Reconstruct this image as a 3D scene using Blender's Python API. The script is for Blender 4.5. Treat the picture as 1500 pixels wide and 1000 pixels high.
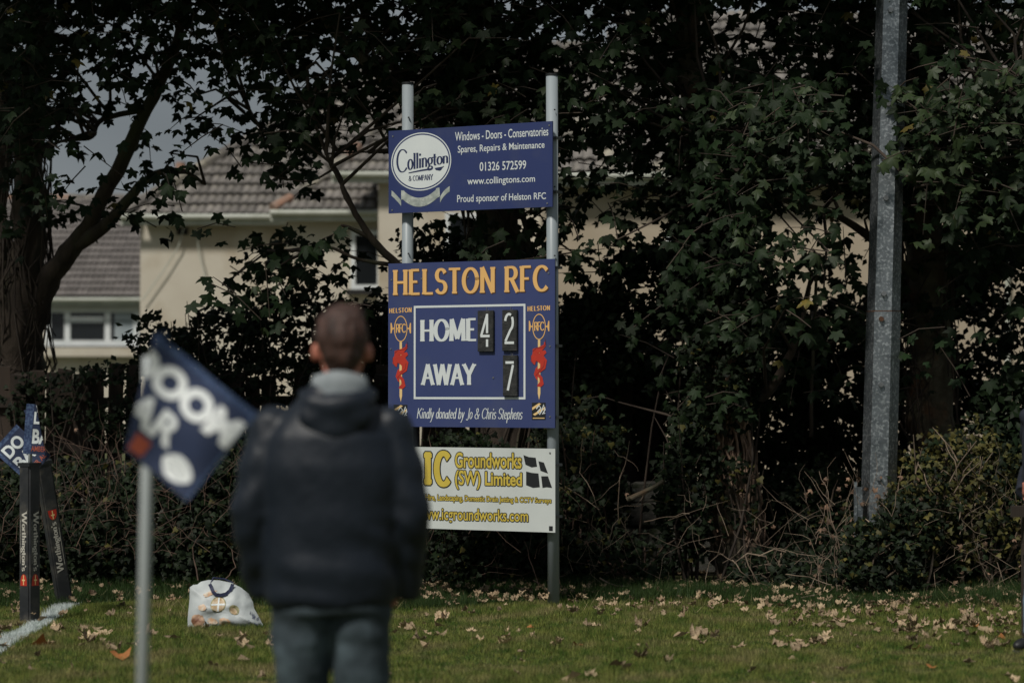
import bpy, bmesh, math, random
import numpy as np
from mathutils import Vector, Matrix, Quaternion, noise
R = math.radians
random.seed(7)
rng = np.random.default_rng(11)
for o in list(bpy.data.objects):
    bpy.data.objects.remove(o)
sc = bpy.context.scene
col = sc.collection

# ------------------------------------------------------------------ camera
CAMZ = 1.54
F = 3542.0                       # focal length in pixels of a 1500 px wide frame
PITCH = math.atan(70 / F)
cam = bpy.data.cameras.new('camera')
camo = bpy.data.objects.new('camera', cam)
col.objects.link(camo)
camo.location = (0, 0, CAMZ)
camo.rotation_euler = (R(90) + PITCH, 0, 0)
cam.sensor_width = 36
cam.lens = 36 * F / 1500
cam.clip_end = 2000
cam.dof.use_dof = True
cam.dof.focus_distance = 17.1
cam.dof.aperture_fstop = 1.7
cam.dof.aperture_blades = 9
sc.camera = camo

# ------------------------------------------------------------------ light
SUN_EL, SUN_AZ = R(50), R(214)       # azimuth clockwise from +Y: behind the camera, to the left
world = bpy.data.worlds.new('World')
sc.world = world
world.use_nodes = True
wn = world.node_tree
wn.nodes.clear()
wo = wn.nodes.new('ShaderNodeOutputWorld')
bg = wn.nodes.new('ShaderNodeBackground')
bg.inputs['Strength'].default_value = 0.09
sky = wn.nodes.new('ShaderNodeTexSky')
sky.sky_type = 'NISHITA'
sky.sun_disc = False
sky.sun_elevation = SUN_EL
sky.sun_rotation = SUN_AZ
tc = wn.nodes.new('ShaderNodeTexCoord')
mp = wn.nodes.new('ShaderNodeMapping')
mp.inputs['Scale'].default_value = (1.0, 1.0, 2.6)
nz = wn.nodes.new('ShaderNodeTexNoise')
nz.inputs['Scale'].default_value = 3.2
nz.inputs['Detail'].default_value = 7
cr = wn.nodes.new('ShaderNodeValToRGB')
cr.color_ramp.elements[0].position = 0.3
cr.color_ramp.elements[0].color = (1.42, 1.57, 1.68, 1)
cr.color_ramp.elements[1].position = 0.72
cr.color_ramp.elements[1].color = (2.15, 2.34, 2.46, 1)
mx = wn.nodes.new('ShaderNodeMix')
mx.data_type = 'RGBA'
mx.inputs[0].default_value = 0.96
L = wn.links.new
L(tc.outputs['Generated'], mp.inputs['Vector'])
L(mp.outputs['Vector'], nz.inputs['Vector'])
L(nz.outputs['Fac'], cr.inputs['Fac'])
L(sky.outputs['Color'], mx.inputs[6])
L(cr.outputs['Color'], mx.inputs[7])
L(mx.outputs[2], bg.inputs['Color'])
L(bg.outputs['Background'], wo.inputs['Surface'])

sl = bpy.data.lights.new('sun', 'SUN')
sl.energy = 2.6
sl.angle = R(7)
sl.color = (1.0, 0.95, 0.87)
so = bpy.data.objects.new('sun', sl)
col.objects.link(so)
sd = Vector((math.sin(SUN_AZ) * math.cos(SUN_EL), math.cos(SUN_AZ) * math.cos(SUN_EL), math.sin(SUN_EL)))
so.rotation_euler = (-sd).to_track_quat('-Z', 'Y').to_euler()
so.location = (-10, -10, 20)
vs = sc.view_settings
sc.display_settings.display_device = 'sRGB'
vs.view_transform = 'Standard'
vs.look = 'None'
vs.exposure = 0.26
vs.gamma = 1.0
vs.use_curve_mapping = False
sc.cycles.max_bounces = 6
sc.cycles.diffuse_bounces = 3
sc.cycles.glossy_bounces = 2
sc.cycles.transmission_bounces = 3
sc.cycles.use_denoising = True

# ------------------------------------------------------------------ helpers
def ray(px, py):
    u = (px - 750) / F
    v = (500 - py) / F
    return Vector((u, math.cos(PITCH) - v * math.sin(PITCH), math.sin(PITCH) + v * math.cos(PITCH)))

def P(px, py, Y):
    r = ray(px, py)
    r = r * (Y / r.y)
    return Vector((r.x, r.y, r.z + CAMZ))

def G(px, py, z=0.0):
    r = ray(px, py)
    t = (z - CAMZ) / r.z
    return Vector((r.x * t, r.y * t, z))

def link(o, parent=None):
    col.objects.link(o)
    if parent is not None:
        o.parent = parent
    return o

def tag(o, label=None, cat=None, group=None, kind=None):
    if label: o['label'] = label
    if cat: o['category'] = cat
    if group: o['group'] = group
    if kind: o['kind'] = kind
    return o

def empty(name, loc, label, cat, group=None, rz=0):
    o = bpy.data.objects.new(name, None)
    o.empty_display_size = 0.1
    o.location = loc
    o.rotation_euler = (0, 0, rz)
    col.objects.link(o)
    return tag(o, label, cat, group)

def wobj(name, me, root, m=None):
    """child whose mesh is given in world coordinates: shift it into the root's frame"""
    inv = Matrix.LocRotScale(root.location, root.rotation_euler, None).inverted()
    me.transform(inv)
    return link(bpy.data.objects.new(name, me), root)

def newmesh(name, V, Fc, mats, smooth=False, mi=None):
    me = bpy.data.meshes.new(name)
    me.from_pydata([tuple(v) for v in V], [], Fc)
    for m in (mats if isinstance(mats, (list, tuple)) else [mats]):
        me.materials.append(m)
    if mi: me.polygons.foreach_set('material_index', mi)
    if smooth: me.polygons.foreach_set('use_smooth', [True] * len(me.polygons))
    me.update()
    return me

def tri_mesh(name, V, T, mats, smooth=False):
    """V (n,3), T (m,3) numpy"""
    me = bpy.data.meshes.new(name)
    me.vertices.add(len(V)); me.vertices.foreach_set('co', np.asarray(V, 'f').ravel())
    n = len(T)
    me.loops.add(n * 3); me.loops.foreach_set('vertex_index', np.asarray(T, 'i').ravel())
    me.polygons.add(n)
    me.polygons.foreach_set('loop_start', np.arange(0, n * 3, 3, dtype='i'))
    me.polygons.foreach_set('loop_total', np.full(n, 3, dtype='i'))
    if smooth: me.polygons.foreach_set('use_smooth', np.ones(n, dtype=bool))
    me.materials.append(mats)
    me.update(calc_edges=True)
    return me

class MB:
    def __init__(s): s.V = []; s.F = []; s.M = []
    def add(s, V, Fc, m=0):
        b = len(s.V)
        s.V += [Vector(v) for v in V]
        s.F += [tuple(b + i for i in f) for f in Fc]
        s.M += [m] * len(Fc)
        return s
    def box(s, x0, x1, y0, y1, z0, z1, m=0):
        V = [(x, y, z) for z in (z0, z1) for y in (y0, y1) for x in (x0, x1)]
        return s.add(V, [(0, 2, 3, 1), (4, 5, 7, 6), (0, 1, 5, 4), (2, 6, 7, 3), (0, 4, 6, 2), (1, 3, 7, 5)], m)
    def obox(s, c, ax, ay, az, m=0):
        """box from centre and half axis vectors"""
        c, ax, ay, az = Vector(c), Vector(ax), Vector(ay), Vector(az)
        V = [c + ax * i + ay * j + az * k for k in (-1, 1) for j in (-1, 1) for i in (-1, 1)]
        return s.add(V, [(0, 2, 3, 1), (4, 5, 7, 6), (0, 1, 5, 4), (2, 6, 7, 3), (0, 4, 6, 2), (1, 3, 7, 5)], m)
    def tube(s, pts, rad, n=8, m=0, caps=True, jit=0.0):
        pts = [Vector(p) for p in pts]
        if not isinstance(rad, (list, tuple)): rad = [rad] * len(pts)
        V = []; Fc = []
        up = None
        for i, p in enumerate(pts):
            d = (pts[min(i + 1, len(pts) - 1)] - pts[max(i - 1, 0)])
            d = d.normalized() if d.length > 1e-9 else Vector((0, 0, 1))
            if up is None:
                up = d.orthogonal().normalized()
            up = (up - d * up.dot(d))
            up = up.normalized() if up.length > 1e-6 else d.orthogonal().normalized()
            w = d.cross(up)
            for k in range(n):
                a = 2 * math.pi * k / n
                r = rad[i] * (1 + (random.uniform(-jit, jit) if jit else 0))
                V.append(p + up * (math.cos(a) * r) + w * (math.sin(a) * r))
        for i in range(len(pts) - 1):
            for k in range(n):
                k2 = (k + 1) % n
                Fc.append((i * n + k, i * n + k2, (i + 1) * n + k2, (i + 1) * n + k))
        if caps:
            Fc.append(tuple(reversed(range(n))))
            Fc.append(tuple((len(pts) - 1) * n + k for k in range(n)))
        return s.add(V, Fc, m)
    def loft(s, rings, n=20, m=0, sq=2.0):
        """rings: (cx,cy,cz,rx,ry[,tilt vector pair]) horizontal superellipses"""
        V = []; Fc = []
        for r in rings:
            cx, cy, cz, rx, ry = r[:5]
            for k in range(n):
                a = 2 * math.pi * k / n
                c, q = math.cos(a), math.sin(a)
                e = 2.0 / sq
                V.append((cx + rx * math.copysign(abs(c) ** e, c), cy + ry * math.copysign(abs(q) ** e, q), cz))
        for i in range(len(rings) - 1):
            for k in range(n):
                k2 = (k + 1) % n
                Fc.append((i * n + k, i * n + k2, (i + 1) * n + k2, (i + 1) * n + k))
        Fc.append(tuple(reversed(range(n))))
        Fc.append(tuple((len(rings) - 1) * n + k for k in range(n)))
        return s.add(V, Fc, m)
    def ball(s, c, rx, ry, rz, n=16, k=10, m=0):
        V = []; Fc = []
        for i in range(1, k):
            t = math.pi * i / k
            for j in range(n):
                a = 2 * math.pi * j / n
                V.append((c[0] + rx * math.sin(t) * math.cos(a), c[1] + ry * math.sin(t) * math.sin(a), c[2] - rz * math.cos(t)))
        for i in range(k - 2):
            for j in range(n):
                j2 = (j + 1) % n
                Fc.append((i * n + j, i * n + j2, (i + 1) * n + j2, (i + 1) * n + j))
        b = len(V); V += [(c[0], c[1], c[2] - rz), (c[0], c[1], c[2] + rz)]
        for j in range(n):
            j2 = (j + 1) % n
            Fc.append((b, j2, j)); Fc.append((b + 1, (k - 2) * n + j, (k - 2) * n + j2))
        return s.add(V, Fc, m)
    def mesh(s, name, mats, smooth=False):
        return newmesh(name, s.V, s.F, mats, smooth, s.M)
    def build(s, name, mats, parent=None, smooth=False, local=True):
        me = s.mesh(name, mats, smooth)
        if parent is not None and not local: return wobj(name, me, parent)
        return link(bpy.data.objects.new(name, me), parent)

# ------------------------------------------------------------------ materials
def mat(name, c1, c2=None, scale=8.0, rough=0.7, bump=0.0, bscale=None, metal=0.0, spec=0.5, detail=5,
        stretch=None, isl=0.0, coord='Object', lo=0.3, hi=0.7, trans=0.0, c3=None, s3=1.5, bdist=0.01, objrand=0.0):
    m = bpy.data.materials.new(name)
    m.use_nodes = True
    nt = m.node_tree
    p = nt.nodes['Principled BSDF']
    p.inputs['Roughness'].default_value = rough
    p.inputs['Metallic'].default_value = metal
    p.inputs['Specular IOR Level'].default_value = spec
    lk = nt.links.new
    tcn = nt.nodes.new('ShaderNodeTexCoord')
    mpn = nt.nodes.new('ShaderNodeMapping')
    if stretch: mpn.inputs['Scale'].default_value = stretch
    lk(tcn.outputs[coord], mpn.inputs['Vector'])
    cur = None
    if c2 is None:
        rg = nt.nodes.new('ShaderNodeRGB'); rg.outputs[0].default_value = (*c1, 1); cur = rg.outputs[0]
    else:
        n = nt.nodes.new('ShaderNodeTexNoise'); n.inputs['Scale'].default_value = scale; n.inputs['Detail'].default_value = detail
        lk(mpn.outputs[0], n.inputs['Vector'])
        r = nt.nodes.new('ShaderNodeValToRGB')
        r.color_ramp.elements[0].position = lo; r.color_ramp.elements[0].color = (*c1, 1)
        r.color_ramp.elements[1].position = hi; r.color_ramp.elements[1].color = (*c2, 1)
        lk(n.outputs['Fac'], r.inputs['Fac'])
        cur = r.outputs['Color']
    if c3 is not None:
        n3 = nt.nodes.new('ShaderNodeTexNoise'); n3.inputs['Scale'].default_value = s3; n3.inputs['Detail'].default_value = 4
        lk(mpn.outputs[0], n3.inputs['Vector'])
        r3 = nt.nodes.new('ShaderNodeValToRGB')
        r3.color_ramp.elements[0].position = 0.5; r3.color_ramp.elements[1].position = 0.68
        lk(n3.outputs['Fac'], r3.inputs['Fac'])
        mxn = nt.nodes.new('ShaderNodeMix'); mxn.data_type = 'RGBA'
        lk(r3.outputs['Color'], mxn.inputs[0]); lk(cur, mxn.inputs[6]); mxn.inputs[7].default_value = (*c3, 1)
        cur = mxn.outputs[2]
    for amt, src in ((isl, 'isl'), (objrand, 'obj')):
        if amt:
            if src == 'isl':
                g = nt.nodes.new('ShaderNodeNewGeometry'); rnd = g.outputs['Random Per Island']
            else:
                g = nt.nodes.new('ShaderNodeObjectInfo'); rnd = g.outputs['Random']
            mr = nt.nodes.new('ShaderNodeMapRange')
            mr.inputs['To Min'].default_value = 1 - amt; mr.inputs['To Max'].default_value = 1 + amt
            lk(rnd, mr.inputs['Value'])
            vm = nt.nodes.new('ShaderNodeVectorMath'); vm.operation = 'SCALE'
            lk(cur, vm.inputs[0]); lk(mr.outputs[0], vm.inputs['Scale'])
            cur = vm.outputs[0]
    lk(cur, p.inputs['Base Color'])
    if bump:
        nb = nt.nodes.new('ShaderNodeTexNoise'); nb.inputs['Scale'].default_value = bscale or scale * 3; nb.inputs['Detail'].default_value = 6
        lk(mpn.outputs[0], nb.inputs['Vector'])
        b = nt.nodes.new('ShaderNodeBump'); b.inputs['Strength'].default_value = bump; b.inputs['Distance'].default_value = bdist
        lk(nb.outputs['Fac'], b.inputs['Height']); lk(b.outputs[0], p.inputs['Normal'])
    if trans:
        out = nt.nodes['Material Output']
        t = nt.nodes.new('ShaderNodeBsdfTranslucent'); lk(cur, t.inputs['Color'])
        ms = nt.nodes.new('ShaderNodeMixShader'); ms.inputs[0].default_value = trans
        lk(p.outputs[0], ms.inputs[1]); lk(t.outputs[0], ms.inputs[2]); lk(ms.outputs[0], out.inputs['Surface'])
    return m

M = {}
M['soil'] = mat('soil', (.018, .028, .008), (.03, .045, .012), scale=6, rough=.95, bump=.5, bscale=60)
M['field'] = mat('field_grass', (.045, .055, .015), (.08, .085, .025), scale=1.2, rough=.95, bump=.6, bscale=40)
M['grass'] = mat('grass_blade', (.07, .13, .022), (.25, .265, .07), scale=9, rough=.6, spec=.25, isl=.75, trans=.4, lo=.4, hi=.62, c3=(.3, .26, .12), s3=2.6)
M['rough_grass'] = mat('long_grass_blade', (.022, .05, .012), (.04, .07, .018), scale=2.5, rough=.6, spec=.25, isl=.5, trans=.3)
M['straw'] = mat('dry_grass', (.3, .24, .12), (.4, .33, .18), scale=4, rough=.8, isl=.3)
M['chalk_grass'] = mat('painted_grass', (.55, .6, .6), (.25, .33, .25), scale=14, rough=.8, isl=.2, lo=.45, hi=.75)
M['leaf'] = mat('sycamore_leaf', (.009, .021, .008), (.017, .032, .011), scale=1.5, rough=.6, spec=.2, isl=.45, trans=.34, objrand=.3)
M['leaf_lit'] = mat('lit_sycamore_leaf', (.018, .033, .012), (.033, .049, .017), scale=1.5, rough=.55, spec=.3, isl=.35, trans=.2, objrand=.3)  # brighter copy of sycamore_leaf for front leaves, sunlight put into the colour
M['leaf_yellow'] = mat('turning_leaf', (.16, .11, .02), (.09, .09, .02), scale=5, rough=.55, isl=.4, trans=.25, objrand=.3)
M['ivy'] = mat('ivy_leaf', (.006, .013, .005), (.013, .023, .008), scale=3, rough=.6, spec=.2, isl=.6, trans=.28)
M['bramble'] = mat('bramble_leaf', (.035, .045, .011), (.12, .1, .028), scale=3, rough=.6, spec=.25, isl=.5, trans=.25)
M['bark'] = mat('bark', (.03, .022, .016), (.07, .052, .038), scale=9, rough=.95, bump=1, bscale=14, stretch=(1, 1, .25), c3=(.06, .065, .035), s3=3, bdist=.03)
M['lichen_bark'] = mat('lichen_bark', (.05, .038, .025), (.13, .12, .08), scale=10, rough=.95, bump=1, bscale=18, c3=(.12, .06, .03), s3=5, bdist=.02)
M['vine'] = mat('ivy_stem', (.13, .08, .058), (.05, .034, .026), scale=12, rough=.9, isl=.45)
M['ivy_wood'] = mat('lit_pinkish_ivy_wood', (.36, .24, .175), (.18, .12, .085), scale=12, rough=.9, isl=.5)  # brighter copy of ivy_stem: light put into the colour of a shaded trunk
M['twig'] = mat('twig', (.035, .025, .02), (.06, .045, .032), scale=8, rough=.9, isl=.3)
M['dead'] = mat('dead_stem', (.26, .2, .145), (.1, .07, .05), scale=9, rough=.85, isl=.4)
M['fallen'] = mat('fallen_leaf', (.52, .41, .265), (.22, .145, .085), scale=14, rough=.7, objrand=.45, isl=.25, trans=.1, bump=.4, bscale=60, spec=.3)
M['withered'] = mat('withered_leaf', (.2, .12, .075), (.1, .06, .04), scale=14, rough=.8, isl=.5)
M['fallen_orange'] = mat('orange_fallen_leaf', (.4, .17, .05), (.28, .1, .03), scale=20, rough=.7, trans=.1)
M['wood'] = mat('old_fence_wood', (.02, .014, .010), (.055, .038, .027), scale=6, rough=.9, bump=.6, bscale=20, stretch=(1, 1, .12), objrand=.35, c3=(.05, .06, .03), s3=2)
M['stone'] = mat('hedge_stone', (.07, .07, .06), (.13, .125, .11), scale=7, rough=.95, bump=.8, bscale=22, objrand=.3, c3=(.04, .05, .025), s3=3)
M['mortar'] = mat('earth_core', (.03, .026, .02), (.05, .042, .03), scale=9, rough=1, bump=.5)
M['render'] = mat('cream_render', (.50, .455, .375), (.58, .54, .455), scale=1.3, rough=.92, bump=.25, bscale=60, c3=(.42, .36, .27), s3=.9)
M['render2'] = mat('buff_render', (.36, .30, .22), (.44, .375, .29), scale=1.3, rough=.92, bump=.25, bscale=60)
M['tile'] = mat('concrete_tile', (.11, .102, .094), (.19, .174, .16), scale=5, rough=.9, bump=.4, bscale=30, objrand=.28, isl=.1, c3=(.26, .24, .19), s3=2.2)
M['tile_far'] = mat('far_concrete_tile', (.13, .118, .112), (.19, .172, .162), scale=3, rough=.9, objrand=.16, bump=.2)
M['terra'] = mat('terracotta_ridge', (.27, .14, .09), (.2, .15, .12), scale=5, rough=.85, objrand=.3)
M['gutter'] = mat('old_white_gutter', (.5, .52, .47), (.36, .38, .32), scale=3, rough=.6)
M['upvc'] = mat('white_window_frame', (.72, .75, .76), (.62, .66, .67), scale=3, rough=.35)
M['void'] = mat('felt_under_tiles', (.02, .02, .02), rough=1)
M['glass'] = mat('window_glass', (.012, .014, .016), rough=.06, spec=.6)
M['curtain'] = mat('curtain', (.25, .3, .33), (.32, .36, .38), scale=4, rough=.9)
M['galv'] = mat('galvanised_steel', (.15, .17, .185), (.27, .3, .32), scale=13, rough=.42, metal=.85, bump=.1, bscale=60, lo=.3, hi=.72, detail=8, c3=(.5, .54, .56), s3=48)
M['rust'] = mat('rusty_bolt', (.12, .05, .02), (.05, .03, .02), scale=30, rough=.9)
M['postpaint'] = mat('grey_painted_post', (.26, .30, .325), (.32, .365, .39), scale=5, rough=.42, stretch=(1, 1, .2), c3=(.3, .34, .36), s3=3)
M['blue'] = mat('royal_blue_board', (.036, .052, .15), (.043, .06, .17), scale=2.2, rough=.42, spec=.45, c3=(.052, .068, .155), s3=3, bump=.05, bscale=5, bdist=.02)
M['blue2'] = mat('blue_sponsor_board', (.026, .04, .13), (.031, .046, .145), scale=2.2, rough=.36, spec=.45, c3=(.04, .054, .135), s3=4, bump=.05, bscale=5, bdist=.02)
M['boardedge'] = mat('board_edge', (.06, .07, .16), rough=.6)
M['white'] = mat('white_print', (.67, .72, .72), (.62, .67, .68), scale=6, rough=.45)
M['whiteb'] = mat('white_board', (.60, .64, .62), (.54, .58, .57), scale=3, rough=.45, c3=(.5, .54, .52), s3=2)
M['gold'] = mat('gold_print', (.78, .47, .17), (.74, .44, .155), scale=6, rough=.45)
M['goldpale'] = mat('pale_gold_print', (.78, .55, .24), rough=.45)
M['redp'] = mat('red_print', (.5, .035, .018), (.42, .03, .015), scale=20, rough=.5)
M['darkred'] = mat('dark_red_print', (.14, .02, .02), rough=.5)
M['brownp'] = mat('brown_shadow_print', (.1, .045, .02), rough=.5)
M['black'] = mat('black_print', (.012, .014, .016), rough=.5)
M['navyp'] = mat('navy_print', (.02, .03, .09), rough=.45)
M['yellow'] = mat('yellow_print', (.6, .47, .075), (.54, .41, .06), scale=6, rough=.45)
M['silver'] = mat('silver_ribbon_print', (.5, .54, .5), (.24, .28, .26), scale=16, rough=.4, stretch=(1, .1, 1), lo=.35, hi=.65)
M['grey'] = mat('grey_print', (.3, .33, .32), rough=.5)
M['plate'] = mat('weathered_black_plate', (.016, .018, .018), (.05, .05, .048), scale=30, rough=.85, bump=.6, bscale=90, stretch=(1, .3, 1), lo=.45, hi=.8)
M['steel'] = mat('bolt_steel', (.3, .31, .32), rough=.4, metal=.8)
M['pad'] = mat('black_vinyl_pad', (.017, .019, .022), (.045, .046, .048), scale=9, rough=.55, bump=.25, bscale=25, lo=.4, hi=.85, c3=(.08, .075, .065), s3=8)
M['padwhite'] = mat('pad_lettering', (.5, .48, .42), rough=.6)
M['flagwhite'] = mat('white_flag_print', (.8, .83, .83), (.74, .78, .78), scale=6, rough=.6)
M['flag'] = mat('navy_flag_cloth', (.014, .024, .06), (.02, .034, .085), scale=12, rough=.8)
M['flagblue'] = mat('speckled_blue_flag_cloth', (.02, .04, .11), (.08, .13, .24), scale=70, rough=.8, lo=.42, hi=.7, detail=2)
M['orange'] = mat('orange_print', (.34, .075, .04), rough=.6)
M['pole'] = mat('white_plastic_pole', (.48, .52, .52), (.42, .46, .47), scale=4, rough=.4)
M['jacket'] = mat('navy_jacket_fabric', (.005, .009, .016), (.008, .013, .022), scale=7, rough=.5, spec=.4, bump=.35, bscale=8, bdist=.03)
M['dark_top'] = mat('dark_sweatshirt', (.01, .013, .024), (.014, .018, .03), scale=7, rough=.8, bump=.3, bscale=10, bdist=.02)
M['collar'] = mat('grey_collar', (.27, .3, .315), (.21, .24, .255), scale=30, rough=.9)
M['jeans'] = mat('blue_jeans', (.018, .028, .035), (.04, .06, .072), scale=5, rough=.85, bump=.4, bscale=9, bdist=.02, c3=(.085, .12, .14), s3=5)
M['palejeans'] = mat('pale_blue_jeans', (.12, .19, .28), (.22, .3, .4), scale=14, rough=.85, bump=.4, bscale=9, bdist=.02)
M['skin'] = mat('skin', (.52, .21, .145), (.46, .165, .11), scale=14, rough=.55)
M['hair'] = mat('short_brown_hair', (.024, .012, .009), (.08, .036, .025), scale=40, rough=.6, bump=.6, bscale=160, stretch=(1, 1, .3))
M['shoe'] = mat('black_shoe', (.012, .013, .015), rough=.55)
M['sole'] = mat('shoe_sole', (.05, .05, .05), rough=.8)
M['bag'] = mat('white_woven_bag', (.47, .51, .51), (.36, .39, .4), scale=8, rough=.5, bump=.5, bscale=18, bdist=.01)
M['handle'] = mat('navy_strap', (.014, .02, .06), rough=.7)
M['tan'] = mat('tan_bag_print', (.42, .3, .17), (.6, .5, .36), scale=30, rough=.6, lo=.4, hi=.6)
M['olive'] = mat('olive_bag_print', (.14, .13, .05), (.4, .37, .2), scale=40, rough=.6, lo=.4, hi=.6)
M['cocoa'] = mat('brown_bag_print', (.2, .09, .05), (.5, .33, .22), scale=22, rough=.6, lo=.4, hi=.6)
M['peach'] = mat('peach_bag_print', (.58, .36, .22), (.62, .55, .45), scale=30, rough=.6, lo=.4, hi=.6)
# ------------------------------------------------------------------ lettering
def place_flat(parent, name, polys, fmap, m, lift):
    """polys: list of (verts2d, faces); each poly a hair further out so that nothing overlaps in one plane"""
    mb = MB()
    for i, (V, Fc) in enumerate(polys):
        mb.add([fmap(x, y, lift + i * 0.00002) for x, y in V], Fc)
    return mb.build(name, m, parent)

def font_polys(body, bold=0.0, shear=0.0, space=1.0):
    c = bpy.data.curves.new('text', 'FONT')
    c.body = body; c.offset = bold; c.shear = shear; c.space_character = space
    c.resolution_u = 4
    o = bpy.data.objects.new('text', c)
    me = bpy.data.meshes.new_from_object(o)
    bm = bmesh.new(); bm.from_mesh(me)
    bmesh.ops.triangulate(bm, faces=bm.faces[:])
    V = [(v.co.x, v.co.y) for v in bm.verts]
    Fc = [tuple(v.index for v in f.verts) for f in bm.faces]
    bm.free()
    bpy.data.objects.remove(o); bpy.data.curves.remove(c); bpy.data.meshes.remove(me)
    return [(V, Fc)]

def bbox(polys):
    xs = [v[0] for p in polys for v in p[0]]; ys = [v[1] for p in polys for v in p[0]]
    return min(xs), max(xs), min(ys), max(ys)

def fit(polys, x0, x1, y0, y1, ref=None):
    a, b, c, d = bbox(ref or polys)
    sx = (x1 - x0) / (b - a); sy = (y1 - y0) / (d - c)
    return [([(x0 + (x - a) * sx, y0 + (y - c) * sy) for x, y in V], Fc) for V, Fc in polys]

def ribbon(pts, wf):
    n = len(pts); V = []; Fc = []
    for i, (x, y) in enumerate(pts):
        a = pts[max(i - 1, 0)]; b = pts[min(i + 1, n - 1)]
        dx, dy = b[0] - a[0], b[1] - a[1]
        l = math.hypot(dx, dy) or 1
        w = wf(dx / l, dy / l, i / max(n - 1, 1)) / 2
        V += [(x - dy / l * w, y + dx / l * w), (x + dy / l * w, y - dx / l * w)]
    for i in range(n - 1):
        Fc.append((2 * i, 2 * i + 1, 2 * i + 3, 2 * i + 2))
    return V, Fc

def arc(cx, cy, rx, ry, a0, a1, n=None):
    n = n or max(4, int(abs(a1 - a0) / 18))
    return [(cx + rx * math.cos(R(a0 + (a1 - a0) * i / n)), cy + ry * math.sin(R(a0 + (a1 - a0) * i / n))) for i in range(n + 1)]

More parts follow.
